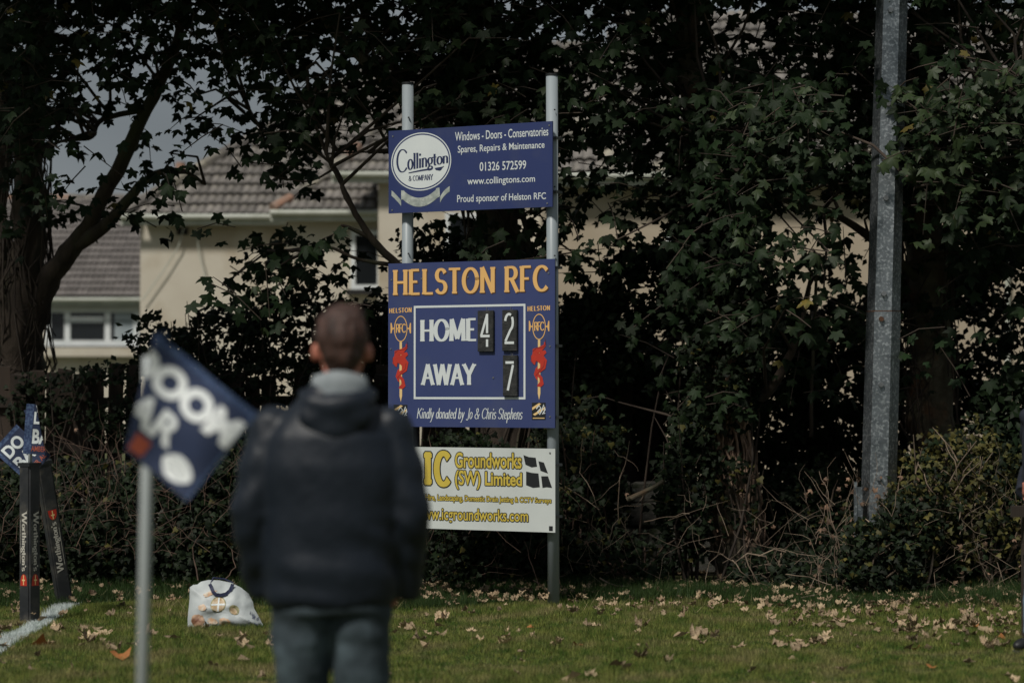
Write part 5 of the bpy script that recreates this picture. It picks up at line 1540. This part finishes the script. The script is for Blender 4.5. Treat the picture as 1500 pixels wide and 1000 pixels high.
def hand(mb, wrist, dirv, side, r=1.0):
    """palm, four curled fingers of different length and a thumb from the side"""
    d = Vector(dirv).normalized(); acr = d.cross(Vector((0, 1, 0)))
    acr = acr.normalized() if acr.length > .2 else Vector((1, 0, 0))
    palm_n = acr.cross(d).normalized()
    w = Vector(wrist)
    mb.obox(w + d * .045, acr * .038, palm_n * .013, d * .045)
    for k, ln in enumerate((.07, .08, .075, .058)):
        b = w + d * .085 + acr * (.03 - .02 * k)
        mb.tube([b - d * .02, b + d * ln * .4, b + d * ln * .75 - palm_n * .016 * side, b + d * ln * .85 - palm_n * .036 * side], [.0095, .009, .0085, .007], n=8)
    b = w + d * .03 + acr * .036
    mb.tube([b, b + acr * .025 + d * .025, b + acr * .028 + d * .06], [.011, .0105, .008], n=8)

def person(loc, rz, label, pose, top_m, leg_m, collar=True, s=1.0):
    root = empty('person', loc, label, 'person', rz=rz)
    root.scale = (s, s, s)
    hx = pose.get('hx', 0.0)
    # body: one surface from head to feet
    b = MB()
    b.ball((hx, .005, 1.672), .0765, .097, .107, 20, 14)
    b.ball((hx, .025, 1.612), .070, .075, .085, 18, 10)
    b.ball((hx, .06, 1.585), .042, .04, .04, 12, 8)
    b.tube([(hx, .10, 1.655), (hx, .118, 1.63), (hx, .105, 1.612)], [.009, .016, .014], n=8)      # nose
    b.tube([(hx - .022, .092, 1.592), (hx, .1, 1.589), (hx + .022, .092, 1.592)], [.006, .009, .006], n=8)   # lips
    for k in (-1, 1):
        b.ball((hx + k * .0875, .004, 1.63), .013, .019, .032, 10, 8)       # ears
        b.tube([(hx + k * .05, .085, 1.675), (hx + k * .02, .098, 1.672)], .008, n=6)                        # brows
    b.tube([(hx * .5, -.02, 1.42), (hx * .8, -.015, 1.5), (hx, .0, 1.6)], [.075, .06, .056], n=16)
    b.loft([(0, 0, .9, .16, .1), (0, 0, 1.1, .145, .095), (0, 0, 1.3, .17, .1), (0, 0, 1.42, .15, .085), (0, 0, 1.47, .08, .06)])
    for k, A in ((-1, pose['L']), (1, pose['R'])):
        b.tube([A[0], A[1], A[2]], [.048, .04, .028], n=12)
        d = Vector(A[3]) if len(A) > 3 else (Vector(A[2]) - Vector(A[1]))
        hand(b, A[2], d, k)
    for k, Lg in ((-1, pose['LL']), (1, pose['RL'])):
        b.tube(Lg, [.085, .06, .045], n=14)
        a = Vector(Lg[2]); b.tube([a, a + Vector((0, -.03, -.03)), a + Vector((0, .1, -.06))], [.04, .04, .035], n=10)
    body = solid('body', b, 'skin', root, .0085, 2)
    mb = MB()
    for k in (-1, 1): mb.ball((hx + k * .031, .088, 1.652), .012, .011, .011, 10, 8)
    ey = mb.build('eyes', M['white'], root, smooth=True)
    mb = MB()
    for k in (-1, 1): mb.ball((hx + k * .031, .0955, 1.652), .0055, .0045, .0055, 10, 6)
    mb.build('iris', M['hair'], ey, smooth=True)
    # hair: cap over the skull, shorter at the neck
    h = MB(); h.ball((hx, -.01, 1.682), .086, .106, .104, 22, 14)
    h.ball((hx, -.042, 1.64), .067, .066, .088, 18, 10)
    h.ball((hx + .015, .01, 1.752), .062, .065, .035, 12, 8)
    hm = solid('hair', h, 'hair', root, .008, 3, lambda c: noise.noise(Vector((c.x * 45, c.y * 45, c.z * 16))) * .009 + noise.noise(c * 90) * .004)
    bm = bmesh.new(); bm.from_mesh(hm.data)
    bmesh.ops.delete(bm, geom=[v for v in bm.verts if (v.co.y > .062 and v.co.z < 1.715) or (abs(v.co.x - hx) > .055 and v.co.y > -.02 and v.co.z < 1.625) or v.co.z < 1.562], context='VERTS')
    bm.to_mesh(hm.data); bm.free()
    # jacket: torso and sleeves in one piece
    j = MB()
    z0 = .825
    j.loft([(0, .0, z0, .208, .135), (0, 0, z0 + .03, .214, .145), (0, 0, .98, .217, .148), (0, -.005, 1.12, .225, .15), (0, -.01, 1.27, .232, .148), (0, -.012, 1.36, .212, .135), (0, -.01, 1.425, .165, .108), (hx * .3, -.005, 1.485, .115, .09), (hx * .5, 0, 1.53, .085, .08)], n=28, sq=2.3)
    for A in (pose['L'], pose['R']):
        a, e, w_ = Vector(A[0]), Vector(A[1]), Vector(A[2])
        j.ball(tuple(a + Vector((0, 0, -.025))), .074, .076, .066, 14, 8)
        j.tube([a, a.lerp(e, .5), e, e.lerp(w_, .5), w_ + (w_ - e).normalized() * .045], [.07, .076, .068, .06, .05], n=16)
    def wr(c):
        side = abs(c.x) / .25
        v = noise.noise(Vector((c.x * 5, c.y * 5, c.z * 4))) * .007
        v += noise.noise(Vector((c.x * 11 + c.z * 8, c.y * 9, c.z * 9))) * .005
        v += .004 * math.sin(c.z * 42 + c.x * 14 + noise.noise(c * 4) * 5) * max(0, 1 - abs(c.z - .95) / .22)
        v += .003 * math.sin(c.z * 55 + c.x * 25 * (1 if c.x > 0 else -1)) * (1 if side > .9 else 0)
        return v
    jk = solid('jacket' if collar else 'sweatshirt', j, top_m, root, .011, 5, wr)
    if collar:
        h = MB()      # folded hood on the upper back
        pts = [(.104 * math.cos(a) + hx * .6, -.045 + .09 * math.sin(a), 1.49 + .035 * math.cos(a * 1) * 0 - .03 * math.sin(a) * -1) for a in [math.pi * (1 - .1) + (math.pi * 1.2) * k / 12 for k in range(13)]]
        h.tube(pts, [.024] * 3 + [.034] * 7 + [.024] * 3, n=10)
        h.ball((hx * .5, -.115, 1.43), .12, .04, .07, 18, 10)
        h.ball((hx * .5, -.12, 1.385), .085, .035, .06, 16, 8)
        solid('hood', h, top_m, root, .01, 4, lambda c: noise.noise(c * 13) * .012)
        c = MB()
        V = []; Fc = []; n = 28
        for (rx, ry, z, oy) in ((.098, .085, 1.485, -.012), (.094, .082, 1.52, -.015), (.085, .076, 1.556, -.016), (.079, .07, 1.556, -.016), (.084, .076, 1.50, -.014)):
            for k in range(n):
                a = 2 * math.pi * k / n; V.append((hx * .8 + rx * math.cos(a), oy + ry * math.sin(a), z + .012 * math.sin(a) * -1 + .004 * math.sin(3 * a)))
        for r in range(4):
            for k in range(n): Fc.append((r * n + k, r * n + (k + 1) % n, (r + 1) * n + (k + 1) % n, (r + 1) * n + k))
        link(bpy.data.objects.new('collar', newmesh('collar', V, Fc, M['collar'], True)), root)
    t = MB()
    t.loft([(0, 0, .80, .19, .125), (0, 0, .86, .195, .13), (0, 0, .95, .18, .115), (0, 0, 1.0, .165, .1)], n=24, sq=2.4)
    for Lg in (pose['LL'], pose['RL']):
        a, k_, f_ = [Vector(p) for p in Lg]
        t.tube([a + Vector((0, 0, .06)), a.lerp(k_, .35), k_, k_.lerp(f_, .5), f_ + Vector((0, 0, .0))], [.108, .102, .078, .07, .066], n=16)
    solid('jeans', t, leg_m, root, .011, 4, lambda c: noise.noise(Vector((c.x * 7, c.y * 7, c.z * 8))) * .012 + noise.noise(Vector((c.x * 18, c.y * 18, c.z * 22))) * .005 + .005 * math.sin(c.z * 60 + c.x * 20) * max(0, 1 - abs(c.z - .78) / .09))
    for Lg in (pose['LL'], pose['RL']):
        f_ = Vector(Lg[2]); sh = MB()
        sh.ball((f_.x, f_.y - .01, .06), .045, .065, .055, 14, 8); sh.ball((f_.x, f_.y + .1, .045), .046, .1, .042, 16, 8)
        sh.tube([(f_.x, f_.y - .01, .05), (f_.x, f_.y - .01, .125)], [.045, .045], n=12)
        so_ = solid('shoe', sh, 'shoe', root, .008, 2)
        n_ = [v for v in so_.data.vertices]
        for v in n_:
            if v.co.z < .012: v.co.z = .012
        mb = MB(); mb.loft([(f_.x, f_.y + .055, 0.0, .046, .145), (f_.x, f_.y + .055, .018, .048, .148)], n=24, sq=2.4); mb.build('sole', M['sole'], so_)
    return root

pose1 = dict(hx=.033, L=((-.185, 0, 1.42), (-.256, -.035, 1.12), (-.238, .05, .895), (.85, .2, -.15)),
             R=((.185, 0, 1.42), (.252, -.03, 1.11), (.236, .05, .885), (-.85, .2, -.15)),
             LL=((-.092, 0, .88), (-.1, .03, .48), (-.105, -.02, .1)), RL=((.092, 0, .88), (.1, .02, .48), (.11, -.01, .1)))
Ymn = 7.9
person((X(486, Ymn), Ymn, 0), 0, 'man seen from behind in navy hooded jacket and blue jeans, out of focus', pose1, 'jacket', 'jeans', s=1.018)
pose2 = dict(hx=.0, L=((-.185, 0, 1.4), (-.23, -.10, 1.12), (-.12, .14, 1.02), (.4, .6, .0)),
             R=((.185, 0, 1.4), (.26, -.16, 1.12), (.2, .05, .96), (-.4, .6, .0)),
             LL=((-.09, 0, .88), (-.13, .06, .48), (-.16, .0, .1)), RL=((.09, 0, .88), (.13, .02, .48), (.2, -.04, .1)))
Yr_ = G(1500, 958).y
person((X(1550, Yr_), Yr_ + .0, 0), R(135), 'bystander in dark top and pale jeans cut off by the right edge', pose2, 'dark_top', 'palejeans', collar=False)
# wooden rail beside the bystander
wr = empty('wooden_rail', (X(1520, 14.6), 14.75, 0), 'weathered wooden rail on a post behind the bystander at the right edge', 'rail')
Yr2 = 14.7
mb = MB(); mb.box(X(1482, Yr2), X(1700, Yr2), Yr2, Yr2 + .06, Z(757, Yr2), Z(741, Yr2)); mb.build('top_rail', M['wood'], wr, local=False)
for px in (1513, 1680):
    mb = MB(); mb.box(X(px, Yr2) - .045, X(px, Yr2) + .045, Yr2 + .062, Yr2 + .15, 0, Z(748, Yr2)); mb.build('post', M['wood'], wr, local=False)
mb = MB(); mb.box(X(1498, Yr2), X(1700, Yr2), Yr2 + .005, Yr2 + .055, Z(812, Yr2), Z(797, Yr2)); mb.build('lower_rail', M['wood'], wr, local=False)

# ------------------------------------------------------------------ dead stems, sticks
def dead_stems(label, cat, name, specs, Y, m='dead', extra=0, box=None):
    root = empty(name, P(specs[0][0][0], 860, Y).xyz * 1, label, cat); root.location.z = 0
    for k, s in enumerate(specs):
        pts = [P(x, y, Y + random.uniform(-.12, .12) + .1 * math.sin(i * 2 + k)) for i, (x, y) in enumerate(s)]
        for p in pts: p.z = max(p.z, .01)
        r = random.uniform(.003, .006)
        # add wander between the given points
        out = []
        for i in range(len(pts) - 1):
            for j in range(3):
                out.append(pts[i].lerp(pts[i + 1], j / 3) + Vector((random.gauss(0, .008), 0, random.gauss(0, .008))))
        out.append(pts[-1])
        mb = MB(); mb.tube(out, [r * (1 - .6 * i / len(out)) for i in range(len(out))], n=5, caps=False)
        mb.build('stem', M[m], root, local=False, smooth=True)
    if extra:
        mb = MB()
        for _ in range(extra):
            x0, y0, x1, y1 = box
            a = P(random.uniform(x0, x1), random.uniform(y0 + (y1 - y0) * .3, y1), Y + random.uniform(-.25, .3))
            ang = random.uniform(.1, math.pi - .1); ln = random.uniform(.12, .5)
            d = Vector((math.cos(ang), random.uniform(-.3, .3), math.sin(ang))) * ln
            c = a + d * .5 + Vector((random.uniform(-.06, .06), 0, random.uniform(-.02, .06)))
            e = a + d
            jt = lambda: Vector((random.gauss(0, .018), random.gauss(0, .01), random.gauss(0, .018)))
            if e.z > 0: mb.tube([a, a.lerp(c, .5) + jt(), c, c.lerp(e, .5) + jt(), e], [.0024, .0022, .0019, .0015, .0009], n=4, caps=False)
        tag(mb.build('fine_stems', M[m], root, local=False), kind='stuff')
    if box:
        n = int(extra * .8) if x1 > 1200 else 6; x0, y0, x1, y1 = box
        C_ = np.array([tuple(P(random.uniform(x0, x1), random.uniform(y0 + (y1 - y0) * .15, y1 - 15), Y + random.uniform(-.2, .3)) - root.location) for _ in range(n)], 'f')
        me = scatter_mesh('dead_leaves', C_, frames(n, (0, -.7, .5), .7, .4), rng.uniform(.04, .08, n), MAPLE[3], M['withered'])
        tag(link(bpy.data.objects.new('dead_leaves', me), root), kind='stuff')
    return root
dead_stems('tangle of pale dead stems in front of the foot of the steel mast', 'dead stems', 'dead_bramble',
           [[(1242, 880), (1232, 800), (1210, 740), (1178, 690)], [(1225, 865), (1222, 780), (1212, 720), (1200, 690)], [(1245, 865), (1262, 830), (1295, 790), (1330, 765)],
            [(1290, 880), (1330, 840), (1355, 820)], [(1345, 800), (1320, 760), (1290, 720), (1270, 705)], [(1320, 790), (1360, 810), (1385, 825)],
            [(1150, 840), (1200, 850), (1245, 858), (1290, 870)], [(1210, 885), (1235, 845), (1300, 815)], [(1400, 740), (1404, 700), (1398, 675), (1385, 648)],
            [(1345, 680), (1365, 720), (1390, 745)], [(1380, 800), (1350, 765), (1325, 735)], [(1405, 760), (1408, 710), (1412, 690), (1432, 668)],
            [(1365, 700), (1380, 690), (1400, 700)], [(1470, 850), (1440, 780), (1425, 740)], [(1320, 880), (1325, 820), (1340, 770)]], 18.15, extra=230, box=(1180, 660, 1500, 900))
dead_stems('thin brown dead stems leaning behind the leftmost hedge', 'dead stems', 'dead_bramble',
           [[(150, 620), (160, 660), (172, 700), (178, 735)], [(120, 700), (132, 722), (146, 738)], [(40, 700), (10, 760), (-10, 820)], [(290, 850), (283, 800), (300, 770)], [(330, 850), (345, 830), (338, 800)]], 18.3, m='vine', extra=230, box=(-20, 590, 420, 820))
dead_stems('bare brown stems between the right scoreboard post and the leaning trunk', 'dead stems', 'dead_bramble',
           [[(855, 640), (850, 690), (875, 745), (905, 790), (920, 820)], [(890, 790), (905, 760), (908, 700), (922, 645)], [(946, 762), (975, 756), (1010, 752)], [(900, 660), (922, 675), (935, 690)],
            [(1075, 820), (1085, 835), (1112, 890)], [(1090, 815), (1112, 850), (1130, 885)], [(850, 880), (850, 850)], [(979, 860), (979, 837)], [(1005, 880), (1018, 856)]], 18.5, extra=70, box=(830, 660, 1180, 900))
dead_stems('brown stems behind and below the white groundworks board', 'dead stems', 'dead_bramble',
           [[(632, 600), (628, 640), (640, 690)], [(700, 700), (680, 660), (672, 630)], [(738, 690), (700, 655), (725, 630)], [(768, 790), (778, 830), (790, 865)], [(783, 850), (798, 872)], [(745, 700), (760, 660), (770, 625)]], 18.2, m='vine', extra=70, box=(560, 610, 830, 880))
def stick(label, pts, Y, r, m='dead'):
    W_ = [P(x, y, Y) for x, y in pts]
    for p in W_: p.z = max(p.z, r)
    mb = MB(); mb.tube(W_, [r * (1 - .1 * i) for i in range(len(W_))], n=8, jit=.1)
    o = mb.build('stick', M[m]); tag(o, label, 'stick')
stick('thick broken brown branch resting in the undergrowth right of the scoreboard', [(918, 732), (940, 722), (960, 712), (972, 704)], 18.6, .022, 'lichen_bark')
stick('pale forked twig lying on the grass edge below the leaning trunk', [(1146, 893), (1162, 880), (1180, 874), (1194, 871)], 17.6, .009)
stick('thin pale twig lying left of the tall grass at the right scoreboard post', [(727, 899), (733, 888), (752, 892)], 17.4, .005)
stick('curled pale stick by a brown leaf right of the scoreboard post', [(878, 846), (890, 853), (905, 858), (922, 858)], 18.1, .007)

# ------------------------------------------------------------------ fallen leaves
def dead_leaf_template(k):
    V, T = MAPLE[k % 4]
    V = V.copy(); rr = np.random.default_rng(k + 50)
    c, f = rr.uniform(.6, 2.2), rr.uniform(0, 2 * np.pi)
    u = V[:, 0] * math.cos(f) + V[:, 1] * math.sin(f)
    V[:, 2] = c * u * u + .35 * np.abs(V[:, 0]) + rr.normal(0, .06, len(V)) + .5 * rr.uniform(-1, 1) * V[:, 1] ** 2
    V[:, :2] += rr.normal(0, .03, (len(V), 2))
    V[:, 2] -= V[:, 2].min() - .02
    V[:, :2] *= (1 - .5 * np.minimum(1, np.abs(u) * 1.6))[:, None]
    return V.astype('f'), T
def crumpled_template(k):
    V, T = OVAL; V = V.copy(); rr = np.random.default_rng(k + 90)
    V[:, 0] *= rr.uniform(.9, 1.5); V[:, 1] *= rr.uniform(.8, 1.05)
    V[:, 2] = np.abs(V[:, 0]) * rr.uniform(.3, 1.3) + rr.normal(0, .07, len(V)) + .4 * V[:, 1] ** 2
    mid = [(V[i] + V[(i + 1) % 4]) / 2 * rr.uniform(.8, 1.25) + rr.normal(0, .05, 3) for i in range(4)]
    V2 = np.array([V[0], mid[0], V[1], mid[1], V[2], mid[2], V[3], mid[3], V[4], [0, -.75, .1]], 'f'); V2[:, 2] -= V2[:, 2].min() - .02
    return V2, np.array([(8, i, (i + 1) % 8) for i in range(8)] + [(0, 1, 9)], 'i')
DL = [dead_leaf_template(k) if k % 2 else crumpled_template(k) for k in range(8)]
dm = [tri_mesh('fallen_leaf', V, T, M['fallen']) for V, T in DL]
dmo = tri_mesh('fallen_leaf', DL[0][0], DL[0][1], M['fallen_orange'])
def dl_density(px, py):
    if py < 868 or py > 1010: return 0
    d = .07
    if px > 560 and 885 < py < 955: d = .15
    if px > 900 and 900 < py < 960: d = .3
    if px > 1140: d += 1.3 * math.exp(-((py - (903 + (px - 1150) * .06)) / 11) ** 2)
    if px < 420: d = .16 if 890 < py < 960 else .08
    if py > 955: d *= .3
    return min(d, 1)
pos = []
while len(pos) < 470:
    px, py = random.uniform(-60, 1560), random.uniform(868, 1008)
    if random.random() < dl_density(px, py):
        cxk = noise.noise(Vector((px * .02, py * .06, 1.7)))
        if cxk + random.random() * .6 > -.05: pos.append((px, py))
fixed = [(352, 973, .17), (130, 940, .15), (122, 938, .13), (180, 893, .1), (190, 897, .1), (356, 951, .12), (363, 955, .11), (303, 925, .1), (735, 940, .14), (740, 946, .15), (1235, 988, .14), (165, 906, .1)]
pts = [(x, y, random.choice((.07, .09, .11, .14))) for x, y in pos]
pts.sort(key=lambda p: -p[1] - p[2] * 60)
pts = fixed + pts
FL = []
for k, (px, py, s) in enumerate(pts):
    g_ = G(px, py)
    if k < 290:
        org_ = random.random() < .03
        o = bpy.data.objects.new('fallen_leaf', dmo if org_ else dm[k % 8])
        col.objects.link(o)
        o.location = (g_.x, g_.y, .012 + random.uniform(0, .010)); o.rotation_euler = (random.gauss(0, .3), random.gauss(0, .3), random.uniform(0, 6.28)); q_ = s * (1.15 if k % 2 else .72); o.scale = (q_, q_ * random.uniform(.6, 1), q_ * random.uniform(.6, 1.25))
        if org_: tag(o, 'orange curled sycamore leaf lying among the pale brown ones', 'leaf', 'orange fallen leaves on the grass')
        else:
            wh = next(w_ for lim, w_ in ((210, 'left of the flag pole'), (390, 'around the shopping bag'), (815, 'below the scoreboard'), (1200, 'between the scoreboard and the steel mast'), (9e9, 'at the far right below the steel mast')) if px < lim)
            tag(o, 'pale brown curled sycamore leaf on the grass ' + wh, 'leaf', 'fallen brown leaves ' + wh)
    else: FL.append((g_, s * .8))
# litter further back under the hedge: small and countless
for _ in range(700):
    px = random.uniform(560, 1540) if random.random() < .8 else random.uniform(-20, 560)
    py = random.uniform(842, 902) if px > 830 else random.uniform(858, 890)
    FL.append((G(px, py), random.uniform(.05, .11)))
Cc = np.array([(g_.x, g_.y, .03 + random.uniform(0, .04)) for g_, s in FL], 'f'); Ss = np.array([s for g_, s in FL], 'f')
a = rng.uniform(0, 2 * np.pi, len(Cc)); n_ = rng.normal(0, .45, (len(Cc), 3)) + np.array([[0, -.15, 1]]); n_ /= np.linalg.norm(n_, axis=1)[:, None]
t_ = np.stack([np.cos(a), np.sin(a), np.zeros(len(a))], 1); t_ -= n_ * (t_ * n_).sum(1)[:, None]; t_ /= np.linalg.norm(t_, axis=1)[:, None]
Fr = np.stack([np.cross(t_, n_), t_, n_], axis=2)
me = scatter_mesh('leaf_litter', Cc, Fr, Ss, DL[3], M['fallen'])
tag(link(bpy.data.objects.new('leaf_litter', me)), 'brown leaf litter strewn along the foot of the hedge', 'leaf litter', kind='stuff')
print('objects', len(bpy.data.objects), 'tris', sum(len(m.loops) - 2 * len(m.polygons) for m in bpy.data.meshes))
